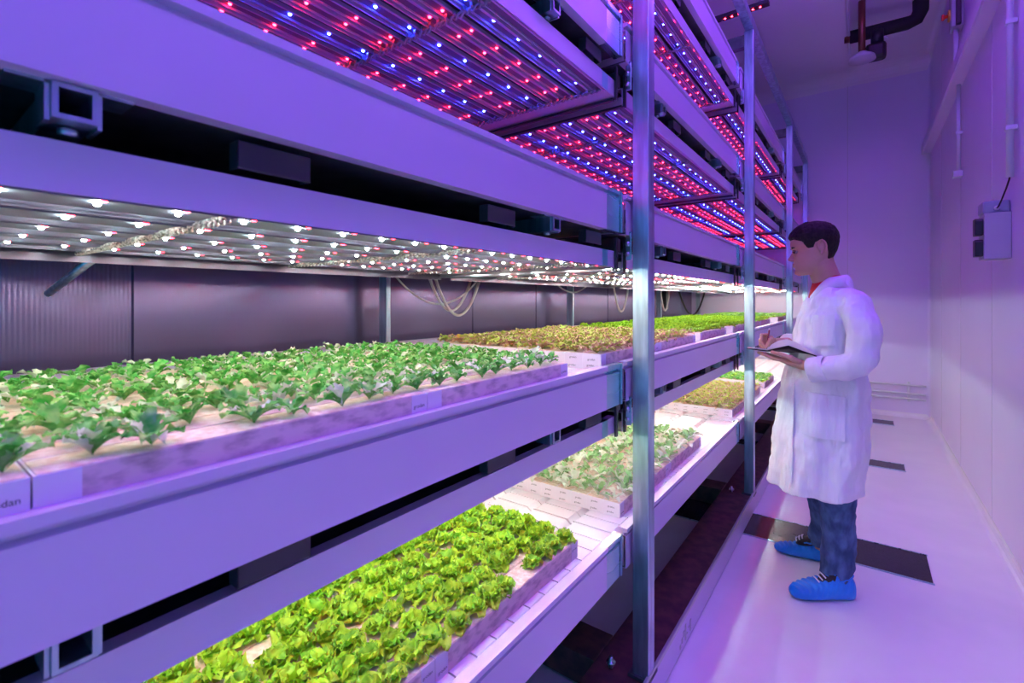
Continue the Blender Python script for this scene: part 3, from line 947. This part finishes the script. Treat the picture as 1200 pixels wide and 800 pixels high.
def head_pt(u, a, off=0.0, face=True):
    """a = 0 front, +90 deg his left"""
    fr, bk, w = interp(HT, u)
    # blend for smoother table
    f1, b1, w1 = interp(HT, max(0, u - .02)); f2, b2, w2 = interp(HT, min(1, u + .02))
    fr = (fr * 2 + f1 + f2) / 4; bk = (bk * 2 + b1 + b2) / 4; w = (w * 2 + w1 + w2) / 4
    c = (fr + bk) / 2; h = (fr - bk) / 2
    ca, sa = math.cos(a), math.sin(a)
    ex = 2 / 2.25
    x = c + h * math.copysign(abs(ca) ** ex, ca); y = w * math.copysign(abs(sa) ** ex, sa)
    n = Vector((ca / h, sa / w)).normalized()
    z = (u - .5) * HH
    if face:
        d = 0
        for sy in (-1, 1):
            ya = y - sy * .031
            d -= .013 * math.exp(-((ya / .015) ** 2) - ((u - .505) / .045) ** 2) * (ca > 0)
            d += .005 * math.exp(-((ya / .020) ** 2) - ((u - .585) / .030) ** 2) * (ca > 0)
            d += .004 * math.exp(-((y - sy * .045) / .016) ** 2 - ((u - .40) / .06) ** 2) * (ca > 0)
        d -= .004 * math.exp(-(y / .02) ** 2 - ((u - .125) / .022) ** 2) * (ca > 0)
        d += .005 * math.exp(-(y / .018) ** 2 - ((u - .055) / .035) ** 2) * (ca > 0)
        x += d
    x += n.x * off; y += n.y * off
    if off: z += off * smooth(.6, 1.0, u)
    return x, y, z


FWD = Vector((-1, -.16, 0)).normalized(); PITCH = math.radians(9)
LEFT = Vector((0, 0, 1)).cross(FWD).normalized()      # his left
UPV = Vector((0, 0, 1))
FW2 = FWD * math.cos(PITCH) - UPV * math.sin(PITCH); UP2 = UPV * math.cos(PITCH) + FWD * math.sin(PITCH)
HC = P(952.5, 292.0, 2.66)
HS = 1.0


def hw(x, y, z): return HC + (FW2 * x + LEFT * y + UP2 * z) * HS


def head_grid(nu, na, offf, b, m=0, face=True):
    rows = []
    for i in range(nu + 1):
        u = i / nu
        rows.append([hw(*head_pt(u, 2 * PI * k / na, offf(u, 2 * PI * k / na), face)) for k in range(na)])
    b.loft(rows, m)


body = MB()
head_grid(60, 72, lambda u, a: 0, body)
# nose: bridge to tip, nostril wings
nose = []
for s, f, w, z in ((0, .078, .007, .545), (.3, .087, .0075, .50), (.6, .097, .0095, .44), (.85, .1075, .0125, .385), (1, .109, .0135, .36), (1.1, .101, .0135, .335), (1.2, .085, .010, .325)):
    z = (z - .5) * HH
    nose.append([hw(f + .0 - .020 * (1 - math.cos(t)) * .9, w * math.sin(t) * 1.0, z - .004 * (1 - math.cos(t))) for t in [2 * PI * k / 12 for k in range(12)]])
body.loft(nose)
for sy in (-1, 1):
    body.ball(hw(.092, sy * .0125, (.352 - .5) * HH), .010, .007, .007)
for sy in (-1, 1): body.ball(hw(.0685, sy * .031, .0075), .0122, .0122, .0105, 0, 14, 10)
# lips
for z, f, r in ((.245, .089, .0055), (.212, .088, .006)):
    pts = [hw(f - .9 * abs(t) ** 2 * .012 * 1.0, t * .024, (z - .5) * HH - abs(t) * .001) for t in (-1, -.6, -.25, 0, .25, .6, 1)]
    body.tube(pts, [.002, .004, r, r * .9, r, .004, .002], 8)
# ears
for sy in (-1, 1):
    e0 = Vector((-.026, sy * .0745, -.012))
    pts = []
    for k in range(11):
        a = math.radians(-60 + 270 * k / 10)
        pts.append(hw(e0.x - .004 + -.016 * math.cos(a) * 1.0 + .0, e0.y + sy * (.007 + .006 * max(0, math.cos(a))), e0.z + .012 + .030 * math.sin(a) * 1.0))
    body.tube(pts, .0042, 8)
    body.ball(hw(e0.x - .004, e0.y + sy * .0, e0.z + .010), .012, .006, .024)
    body.ball(hw(e0.x + .002, e0.y + sy * .004, e0.z - .018), .007, .005, .008)
# neck, chest
body.tube([hw(-.02, 0, -.02), hw(-.018, 0, -.075), P(968, 326, 2.69), P(972, 338, 2.70), P(976, 352, 2.70)], [.054, .057, .058, .066, .09], 24)
body.loft([[Vector((c.x + ax * math.cos(t), c.y + ay * math.sin(t), c.z)) for t in [2 * PI * k / 24 for k in range(24)]] for c, ax, ay in
           ((P(977, 350, 2.70), .07, .10), (P(977, 362, 2.70), .09, .15), (P(974, 400, 2.70), .10, .15), (P(968, 450, 2.70), .10, .14), (P(965, 490, 2.70), .10, .16), (P(965, 520, 2.70), .09, .15))])
# legs inside the jeans
body.tube([P(972, 505, 2.62), P(980, 600, 2.68), P(981, 668, 2.70), P(978, 686, 2.70)], [.08, .05, .036, .034], 14)
body.tube([P(958, 505, 2.86), P(966, 580, 2.90), P(963, 632, 2.985), P(961, 642, 2.985)], [.08, .052, .036, .034], 14)
# arms inside the sleeves
body.tube([P(996, 356, 2.58), P(1008, 392, 2.50), P(1006, 424, 2.46), P(983, 428, 2.47), P(958, 430.5, 2.49), P(944, 428, 2.50)], [.05, .045, .042, .038, .029, .027], 14)
body.tube([P(975, 356, 2.86), P(958, 385, 2.95), P(945, 403, 2.93), P(924, 402, 2.84), P(908, 402, 2.76)], [.05, .045, .04, .03, .027], 14)


def finger(pts, r0, r1):
    n = len(pts)
    P3 = [P(*q) for q in pts]
    body.tube(P3, [r0 + (r1 - r0) * i / (n - 1) for i in range(n)], 8)
    body.ball(P3[-1], r1, r1, r1, seg=8, rings=6)
    body.ball(P3[1], r0 * 1.06, r0 * 1.06, r0 * 1.06, seg=8, rings=6)


def palm(rows):
    body.loft([[Vector(P(px, py, Y)) + Vector((0, hw_ * math.cos(t), ht * math.sin(t))) for t in [2 * PI * k / 14 for k in range(14)]] for px, py, Y, hw_, ht in rows])


# left hand, palm up under the book
palm([(947, 428.5, 2.50, .026, .022), (940, 427.5, 2.51, .032, .022), (930, 425.5, 2.52, .040, .019), (920, 422.5, 2.53, .043, .014), (914, 421, 2.535, .040, .010)])
finger([(917, 422, 2.500), (907, 420.0, 2.497), (899, 416.5, 2.497), (893, 413.5, 2.50)], .0095, .0075)
finger([(916, 421.5, 2.522), (905, 419.0, 2.520), (896, 415.5, 2.520), (889, 413.0, 2.522)], .0098, .0075)
finger([(916, 421, 2.545), (906, 418.0, 2.545), (898, 415.0, 2.545), (891, 413.0, 2.545)], .0094, .0072)
finger([(917, 420.5, 2.567), (909, 418.0, 2.568), (902, 415.5, 2.568), (897, 414.0, 2.568)], .0085, .0065)
finger([(938, 424.5, 2.488), (927, 419.5, 2.478), (915, 415.0, 2.476), (905, 412.5, 2.480)], .0125, .0085)
# right hand around the pen
palm([(909, 402, 2.74, .018, .024), (904, 400, 2.73, .020, .030), (898, 399, 2.71, .020, .030), (894, 399, 2.69, .018, .024)])
finger([(899, 392, 2.695), (893, 392.5, 2.67), (891.5, 399, 2.66), (896.5, 406, 2.665)], .0095, .007)
finger([(898, 397, 2.71), (891, 398.5, 2.69), (890.5, 404, 2.685), (895.5, 408, 2.685)], .0095, .007)
finger([(898, 402, 2.725), (892, 403, 2.71), (892, 407, 2.705), (897, 409.5, 2.705)], .009, .0068)
finger([(900, 405, 2.735), (895, 406.5, 2.73), (895, 409, 2.725), (899, 410.5, 2.725)], .008, .0062)
finger([(904, 395, 2.70), (902.5, 398, 2.665), (900.5, 402, 2.655), (898.0, 406, 2.658)], .0105, .008)
bo = body.build('body', M['skin'], man)
rm = bo.modifiers.new('remesh', 'REMESH'); rm.mode = 'VOXEL'; rm.voxel_size = .0028; rm.use_smooth_shade = True
sm = bo.modifiers.new('smooth', 'SMOOTH'); sm.factor = .5; sm.iterations = 2

# eyes, brows, lips tint
for sy in (-1, 1):
    b = MB(); c = hw(.0695, sy * .031, .002); b.ball(c, .0115, .0115, .0115, 0, 16, 12)
    e = b.build('eye', M['eyew'], man)
    b = MB(); c2 = hw(.0790, sy * .0325, -.002); b.ball(c2, .0052, .0058, .0056, 0, 12, 8); b.build('iris', M['iris'], e)
    b = MB(); pts = [hw(.0855 - .018 * ((t + .2) ** 2) * 1.1, sy * (.033 + t * .018), .0175 + .0035 * (1 - abs(t - .1)) ) for t in (-1, -.5, 0, .5, 1)]
    b.tube(pts, [.0018, .0034, .0036, .003, .0014], 6); b.build('eyebrow', M['hair'], man)
    # lids
    b = MB()
    pts = [hw(.0812 - .0075 * t * t, sy * (.0315 + t * .013), .0065 - .0042 * t * t) for t in (-1, -.5, 0, .5, 1)]
    b.tube(pts, .0030, 6); b.build('eyelid', mat('lash_line', (.10, .05, .04), .6) if sy < 0 else bpy.data.materials['lash_line'], man)
b = MB()
for z, f, r in ((.243, .0905, .0042), (.214, .0895, .0046)):
    pts = [hw(f - abs(t) ** 2 * .0105, t * .021, (z - .5) * HH - abs(t) * .001) for t in (-1, -.6, -.25, 0, .25, .6, 1)]
    b.tube(pts, [.0012, .003, r, r * .9, r, .003, .0012], 8)
b.build('lips', M['lip'], man)

# hair
def hair_off(u, a):
    d = abs(math.degrees(math.atan2(math.sin(a), math.cos(a))))
    hl = interp([(0, .745), (30, .74), (48, .70), (62, .66), (70, .50), (84, .50), (90, .60), (108, .60), (118, .42), (135, .22), (160, .12), (180, .10)], d)[0]
    k = smooth(hl - .02, hl + .05, u)
    th = .005 + .008 * smooth(.45, .85, u)
    if d < 60: th += .003 * smooth(.74, .9, u)
    nz = noise.noise(Vector((u * 16, a * 9, 2))) * .0022 + noise.noise(Vector((u * 40, a * 22, 5))) * .0012
    return -.006 + k * (th + .006 + nz)
b = MB(); head_grid(90, 120, hair_off, b, face=False)
b.build('hair', M['hair'], man)

# --- lab coat
# rows: photo row, front column, back column, half breadth, fold amount
YAWB = math.radians(14)
FB = Vector((-math.cos(YAWB), -math.sin(YAWB), 0)); SB = Vector((math.sin(YAWB), -math.cos(YAWB), 0))   # SB: his left, towards the camera
CT = [(334, 956, 992, .070, 0), (340, 951, 998, .115, 0), (347, 947, 1004, .160, 0), (356, 942, 1009, .185, 0), (370, 936, 1013, .195, .001), (390, 932, 1015, .195, .002), (410, 929, 1014, .19, .003),
      (430, 922, 1014, .19, .004), (450, 916, 1018, .20, .005), (480, 911, 1019, .215, .007), (515, 907, 1016, .225, .009), (545, 903, 1012, .235, .011), (566, 901, 1009, .240, .012)]


def coat_ring(row, n=96, inset=0):
    xf, xb, ay, fold = interp(CT, row)
    a = P(xf, row, YC); c = P(xb, row, YC)
    ctr = (a + c) / 2; ax = (c.x - a.x) / 2
    out = []
    for k in range(n):
        t = 2 * PI * k / n
        e = 2 / 2.3
        ct, st = math.cos(t), math.sin(t)
        fx = math.copysign(abs(ct) ** e, ct) * (ax - inset); sx = math.copysign(abs(st) ** e, st) * (ay - inset)
        w = 1 + fold / .2 * (math.sin(7 * t + row * .012) * .6 + math.sin(11 * t + 2 + row * .02) * .4) + fold * .8 * math.sin(4 * t + 1)
        p = ctr + FB * fx * w + SB * sx * w
        front = max(0, ct)
        if row < 348: p.z -= (.085 if row < 340 else .05) * front ** 3 * (348 - row) / 14
        if row < 340: p.z += .05 * max(0, -ct) ** 2
        out.append(p)
    return out


b = MB()
rws = [334, 337, 340, 344, 348, 352, 358] + [364 + 8 * i for i in range(25)] + [566]
b.loft([coat_ring(r) for r in rws])
# sleeves
b.tube([P(990, 351, 2.60), P(1003, 360, 2.53), P(1010, 378, 2.49), P(1012, 400, 2.465), P(1010, 416, 2.455), P(1004, 427, 2.45), P(992, 430, 2.455), P(975, 431.5, 2.465), P(959, 433, 2.48)],
       [.058, .064, .064, .061, .060, .060, .055, .050, .048], 24)
b.tube([P(978, 351, 2.80), P(970, 362, 2.90), P(957, 385, 2.97), P(944, 400, 2.95), P(934, 402, 2.90), P(926, 402, 2.855)], [.062, .07, .066, .06, .052, .046], 20)
co = b.build('lab_coat', M['coat'], man)
rm = co.modifiers.new('remesh', 'REMESH'); rm.mode = 'VOXEL'; rm.voxel_size = .0055; rm.use_smooth_shade = True
sm = co.modifiers.new('smooth', 'SMOOTH'); sm.factor = .5; sm.iterations = 4
tx = bpy.data.textures.new('folds', 'CLOUDS'); tx.noise_scale = .085; tx.noise_depth = 1
dm = co.modifiers.new('folds', 'DISPLACE'); dm.texture = tx; dm.strength = .026; dm.mid_level = .5; dm.texture_coords = 'LOCAL'
# turned-back cuffs
def cuff(p0, p1, r0, r1, name='cuff'):
    b = MB(); d = (p1 - p0)
    b.tube([p0, p0 + d * .1, p0 + d * .9, p1, p1 - d * .05, p0 + d * .1], [r0 * .9, r0, r1, r1 * .98, r1 * .86, r0 * .84], 28, caps=False)
    return b.build(name, M['coat'], man)
cuff(P(969, 431.5, 2.468), P(950, 433.5, 2.49), .0555, .0555)
cuff(P(932, 402, 2.89), P(922, 402, 2.84), .05, .05)


# surface point of the coat towards the camera
def on_coat(px, py, out=.004):
    xf, xb, ay, fold = interp(CT, py)
    ring = coat_ring(py, 240)
    best = None
    for i, p in enumerate(ring):
        q = ring[(i + 1) % 240]
        a = proj(*p)[0]; c = proj(*q)[0]
        if (a - px) * (c - px) <= 0 and a != c:
            m_ = p.lerp(q, (px - a) / (c - a))
            if best is None or m_.y < best.y: best = m_
    if best is None: best = P(px, py, YC - .1)
    v = Vector((-best.x, -best.y, 0)).normalized()
    return best + v * out


def patch(name, quad, nu=10, nv=10, out=.017, mt='coat'):
    (x0, y0), (x1, y1), (x2, y2), (x3, y3) = quad
    fr, bk = [], []
    for i in range(nu + 1):
        s = i / nu; r1_, r2_ = [], []
        for j in range(nv + 1):
            t = j / nv
            px = (x0 * (1 - s) + x1 * s) * (1 - t) + (x3 * (1 - s) + x2 * s) * t
            py = (y0 * (1 - s) + y1 * s) * (1 - t) + (y3 * (1 - s) + y2 * s) * t
            p = on_coat(px, py, out); v = Vector((-p.x, -p.y, 0)).normalized()
            r1_.append(p); r2_.append(p - v * .008)
        fr.append(r1_); bk.append(r2_)
    b = MB(); b.sheet(fr); b.sheet([list(reversed(r)) for r in bk])
    # rim
    edge_f = fr[0] + [r[-1] for r in fr[1:]] + fr[-1][::-1][1:] + [r[0] for r in fr[::-1][1:]]
    edge_b = bk[0] + [r[-1] for r in bk[1:]] + bk[-1][::-1][1:] + [r[0] for r in bk[::-1][1:]]
    b.sheet([edge_f, edge_b], smooth=False)
    return b.build(name, M[mt], man)


patch('chest_pocket', [(951, 368), (978, 367), (979, 400), (953, 402)])
patch('hip_pocket', [(942, 452), (991, 455), (990, 501), (940, 498)], out=.013)
patch('front_placket', [(927.5, 440), (931, 440), (928, 554), (923.5, 553)], 4, 18, .014)

# collar of the coat
def ell(c, FBv, SBv, a, bb, t, dz): return c + FBv * a * math.cos(t) + SBv * bb * math.sin(t) + Vector((0, 0, dz))
cN = P(972, 331, 2.70)
rows = []
for s, a_, b_, up, drop in ((0, .066, .064, .014, .078), (.2, .069, .068, .023, .074), (.45, .077, .077, .012, .084), (1, .088, .106, -.027, .112)):
    row = []
    for k in range(41):
        t = math.radians(14) + (2 * PI - math.radians(28)) * k / 40
        f = max(0, math.cos(t))
        row.append(ell(cN, FB, SB, a_ * (1 + .10 * f), b_, t, up - drop * f ** 2 + .012 * max(0, -math.cos(t))))
    rows.append(row)
b = MB(); b.sheet(rows)
cl = b.build('coat_collar', M['coat'], man)
so = cl.modifiers.new('solid', 'SOLIDIFY'); so.thickness = .0025; so.offset = 0
# red shirt with its collar showing in the opening
rows = []
for a_, b_, up, drop in ((.060, .060, .030, .030), (.066, .066, .022, .048), (.080, .074, -.012, .085), (.092, .08, -.05, .11)):
    rows.append([ell(cN, FB, SB, a_ * (1 + .12 * max(0, math.cos(t))), b_, t, up - drop * max(0, math.cos(t)) ** 2) for t in [2 * PI * k / 40 for k in range(41)]])
b = MB(); b.sheet(rows)
cl = b.build('red_shirt', M['redcloth'], man)
so = cl.modifiers.new('solid', 'SOLIDIFY'); so.thickness = .003; so.offset = 0

# --- jeans
b = MB()
def leg(pts, n=28):
    rings = []
    for (px, py, Y, rx, ry) in pts:
        c = P(px, py, Y)
        rings.append([c + Vector((rx * math.cos(t) * (1 + .03 * math.sin(3 * t + py)), ry * math.sin(t) * (1 + .03 * math.sin(5 * t + py * .3)), 0)) for t in [2 * PI * k / n for k in range(n)]])
    b.loft(rings, caps=True)
leg([(972, 500, 2.64, .10, .10), (975, 545, 2.65, .094, .09), (978, 568, 2.66, .082, .08), (980, 585, 2.67, .075, .07), (981.5, 600, 2.68, .071, .067), (982, 615, 2.69, .069, .065), (982.5, 630, 2.70, .069, .064), (982.5, 642, 2.71, .070, .064),
     (982, 652, 2.70, .068, .064), (981.5, 660, 2.70, .068, .064), (980, 671, 2.69, .063, .062), (979.5, 684, 2.68, .060, .060)])
leg([(955, 500, 2.84, .10, .10), (957, 535, 2.87, .09, .088), (960, 560, 2.89, .078, .078), (964, 585, 2.905, .068, .068), (966, 600, 2.93, .064, .064), (966, 612, 2.95, .063, .063), (964, 622, 2.97, .064, .063), (962.5, 628, 2.98, .062, .061), (963, 634, 2.985, .057, .058), (963.5, 638, 2.985, .055, .058)])
jo = b.build('jeans', M['jeans'], man)
rm = jo.modifiers.new('remesh', 'REMESH'); rm.mode = 'VOXEL'; rm.voxel_size = .005; rm.use_smooth_shade = True
tx2 = bpy.data.textures.new('denim_folds', 'CLOUDS'); tx2.noise_scale = .045; tx2.noise_depth = 1
dm = jo.modifiers.new('folds', 'DISPLACE'); dm.texture = tx2; dm.strength = .014; dm.mid_level = .5

# --- shoes with blue covers (toe towards the rack)
def shoe(toe_px, heel, Y, yaw, zs=1.0, L=.285):
    hp = P(heel, 600, Y); hx, hy = hp.x, hp.y
    fd = Vector((-math.cos(yaw), -math.sin(yaw), 0)); sd = Vector((math.sin(yaw), -math.cos(yaw), 0))
    o = Vector((hx, hy, 0))
    prof = [(0.0, .012, .030, .062), (.03, .030, .004, .088), (.08, .036, .002, .104), (.22, .040, .002, .112), (.34, .042, .002, .104), (.46, .046, .002, .088), (.60, .052, .002, .074), (.74, .053, .002, .062), (.86, .047, .003, .052), (.94, .036, .005, .044), (.985, .022, .012, .035), (1.0, .008, .020, .028)]
    rings = []
    nS = 64
    for i in range(nS + 1):
        s = i / nS
        w, z0, z1 = interp([(p[0], p[1], p[2], p[3]) for p in prof], s)
        z1 *= zs
        ring = []
        for k in range(32):
            t = 2 * PI * k / 32
            ct, st = math.cos(t), math.sin(t)
            x = w * math.copysign(abs(ct) ** .85, ct)
            up = (z1 + z0) / 2 + (z1 - z0) / 2 * math.copysign(abs(st) ** .8, st)
            wr = .0032 * math.sin(s * 75 + 3 * math.sin(t * 2)) * smooth(.0, .5, st + .4) * smooth(0, .12, s) * smooth(1, .85, s)
            ring.append(o + fd * (s * L) + sd * (x * (1 + wr * 14)) + Vector((0, 0, max(.001, up + wr))))
        rings.append(ring)
    b = MB(); b.loft(rings)
    c = b.build('shoe_cover', M['cover'], man)
    # opening: shoe tongue and laces rising out of the cover
    b = MB(); mid = o + fd * (.30 * L)
    b.loft([[mid + fd * (rx * math.cos(t) + dx) + sd * (ry * math.sin(t)) + Vector((0, 0, z + .012 * math.cos(t) * -1)) for t in [2 * PI * k / 20 for k in range(20)]] for z, rx, ry, dx in
            ((.078, .052, .036, .034), (.094, .048, .034, .032), (.106, .042, .032, .028), (.114, .034, .028, .022))])
    b.build('shoe', M['shoe'], c)
    b = MB()
    for k in range(3):
        q = mid + fd * (.082 - .014 * k) + Vector((0, 0, .088 + .010 * k))
        b.tube([q - sd * .024, q + Vector((0, 0, .006)) + fd * .004, q + sd * .026], .0032, 6)
    b.build('shoelace', M['lace'], c)
    # elastic rim
    b = MB(); pts = []
    for k in range(36):
        t = 2 * PI * k / 36
        pts.append(mid + fd * (-.004 + .074 * math.cos(t)) + sd * ((.038 + .002 * math.sin(9 * t)) * math.sin(t)) + Vector((0, 0, (.100 - .016 * math.cos(t) + .002 * math.sin(14 * t)))))
    b.tube(pts, .0040, 8, closed=True); b.build('elastic_rim', M['cover'], c)


shoe(926, 1001, 2.70, math.radians(32), 1.16, .285)
shoe(907, 976, 2.995, math.radians(2), .88, .270)

# --- notebook and pen, things of their own
note = thing('notebook', "open black notebook held in the man's hands", 'notebook', P(925, 415, 2.55))
YN, YF = 2.488, 2.66
near = [(899, 410.8), (911, 408), (924, 405), (940, 411), (957, 417)]
far = [(903, 412.0), (914, 411.8), (926, 413.5), (940, 417), (954, 419)]
def strip(ptsN, ptsF, dz=0):
    return [[P(x, y, YN) + Vector((0, 0, dz)) for x, y in ptsN], [P((x + X) / 2, (y + Yy) / 2, (YN + YF) / 2) + Vector((0, 0, dz)) for (x, y), (X, Yy) in zip(ptsN, ptsF)], [P(x, y, YF) + Vector((0, 0, dz)) for x, y in ptsF]]
leftN, leftF = [(875, 408.2), (887, 409.5), (899, 410.8)], [(880, 409), (891, 410.6), (903, 412.0)]
b = MB(); b.sheet(strip(leftN + near[1:], leftF + far[1:]))
cv = b.build('cover', M['book'], note); so = cv.modifiers.new('solid', 'SOLIDIFY'); so.thickness = .003; so.offset = 0
topN = [(898, 410.2), (904, 403.5), (912, 399), (922, 397.3), (932, 400.3), (944, 407.5), (957, 416.0)]
botN = [(898, 410.4), (905, 408.8), (914, 406.8), (924, 404.4), (933, 408), (945, 412.2), (957, 416.6)]
topF = [(902, 411.5), (908, 405.5), (915, 401), (924, 399.5), (934, 402.5), (944, 410), (954, 417.8)]
botF = [(902, 411.7), (908, 411.2), (916, 411), (926, 412.8), (934, 415), (945, 417), (954, 418.5)]
rings = []
for f in (0, .5, 1):
    Yq = YN + .002 + (YF - YN - .004) * f
    rings.append([P(a[0] * (1 - f) + c[0] * f, a[1] * (1 - f) + c[1] * f, Yq) for a, c in zip(topN, topF)] + [P(a[0] * (1 - f) + c[0] * f, a[1] * (1 - f) + c[1] * f, Yq) + Vector((0, 0, .001)) for a, c in list(zip(botN, botF))[::-1]])
b = MB(); b.loft(rings, smooth=False); b.build('page_block', M['paper'], note)
b = MB(); b.sheet(strip([(876, 407.2), (887, 408.2), (898.5, 409.8)], [(881, 408.2), (891, 409.6), (902, 411)], .0))
pg = b.build('left_page', M['paper'], note); so = pg.modifiers.new('solid', 'SOLIDIFY'); so.thickness = .0035; so.offset = 1

pen = thing('pen', "dark red pen held upright in the man's right hand", 'pen', P(898, 409, 2.665))
b = MB(); b.tube([P(898.5, 409, 2.664), P(898.8, 406, 2.664)], [.001, .0032], 10); b.build('tip', M['black'], pen)
b = MB(); b.tube([P(898.8, 406, 2.664), P(900.4, 394, 2.672), P(901.6, 386.5, 2.676)], .0042, 12); b.build('barrel', mat('dark_red_barrel', (.16, .01, .03), .3), pen)
b = MB(); b.tube([P(901.6, 386.5, 2.676), P(902, 384, 2.677)], [.0044, .0036], 12); b.build('cap', M['pvc'], pen)
# ---------------------------------------------------------------- light, world, camera
set_e('LW', 265); set_e('LR', 58); set_e('LB', 130); set_e('LP', 42)
w = bpy.data.worlds.new('World'); SC.world = w; w.use_nodes = True
bg = w.node_tree.nodes['Background']; bg.inputs[0].default_value = (.0, .42, .80, 1); bg.inputs[1].default_value = .55

cd = bpy.data.cameras.new('Camera'); cam = bpy.data.objects.new('Camera', cd); COL.objects.link(cam); SC.camera = cam
cd.sensor_width = 36; cd.lens = 36 * FP / 1200; cd.shift_y = -(400 - HOR) / 1200
cam.location = (0, 0, H); cam.rotation_euler = (PI / 2, 0, YAW)
cd.clip_start = .02
cd.dof.use_dof = True; cd.dof.focus_distance = 2.0; cd.dof.aperture_fstop = 5.0
SC.view_settings.view_transform = 'Standard'; SC.view_settings.look = 'None'
SC.view_settings.exposure = .95; SC.view_settings.gamma = 1; SC.view_settings.use_curve_mapping = False
SC.cycles.use_denoising = True
SC.cycles.use_light_tree = True
SC.cycles.sample_clamp_indirect = 4
SC.cycles.max_bounces = 8; SC.cycles.diffuse_bounces = 4; SC.cycles.glossy_bounces = 4
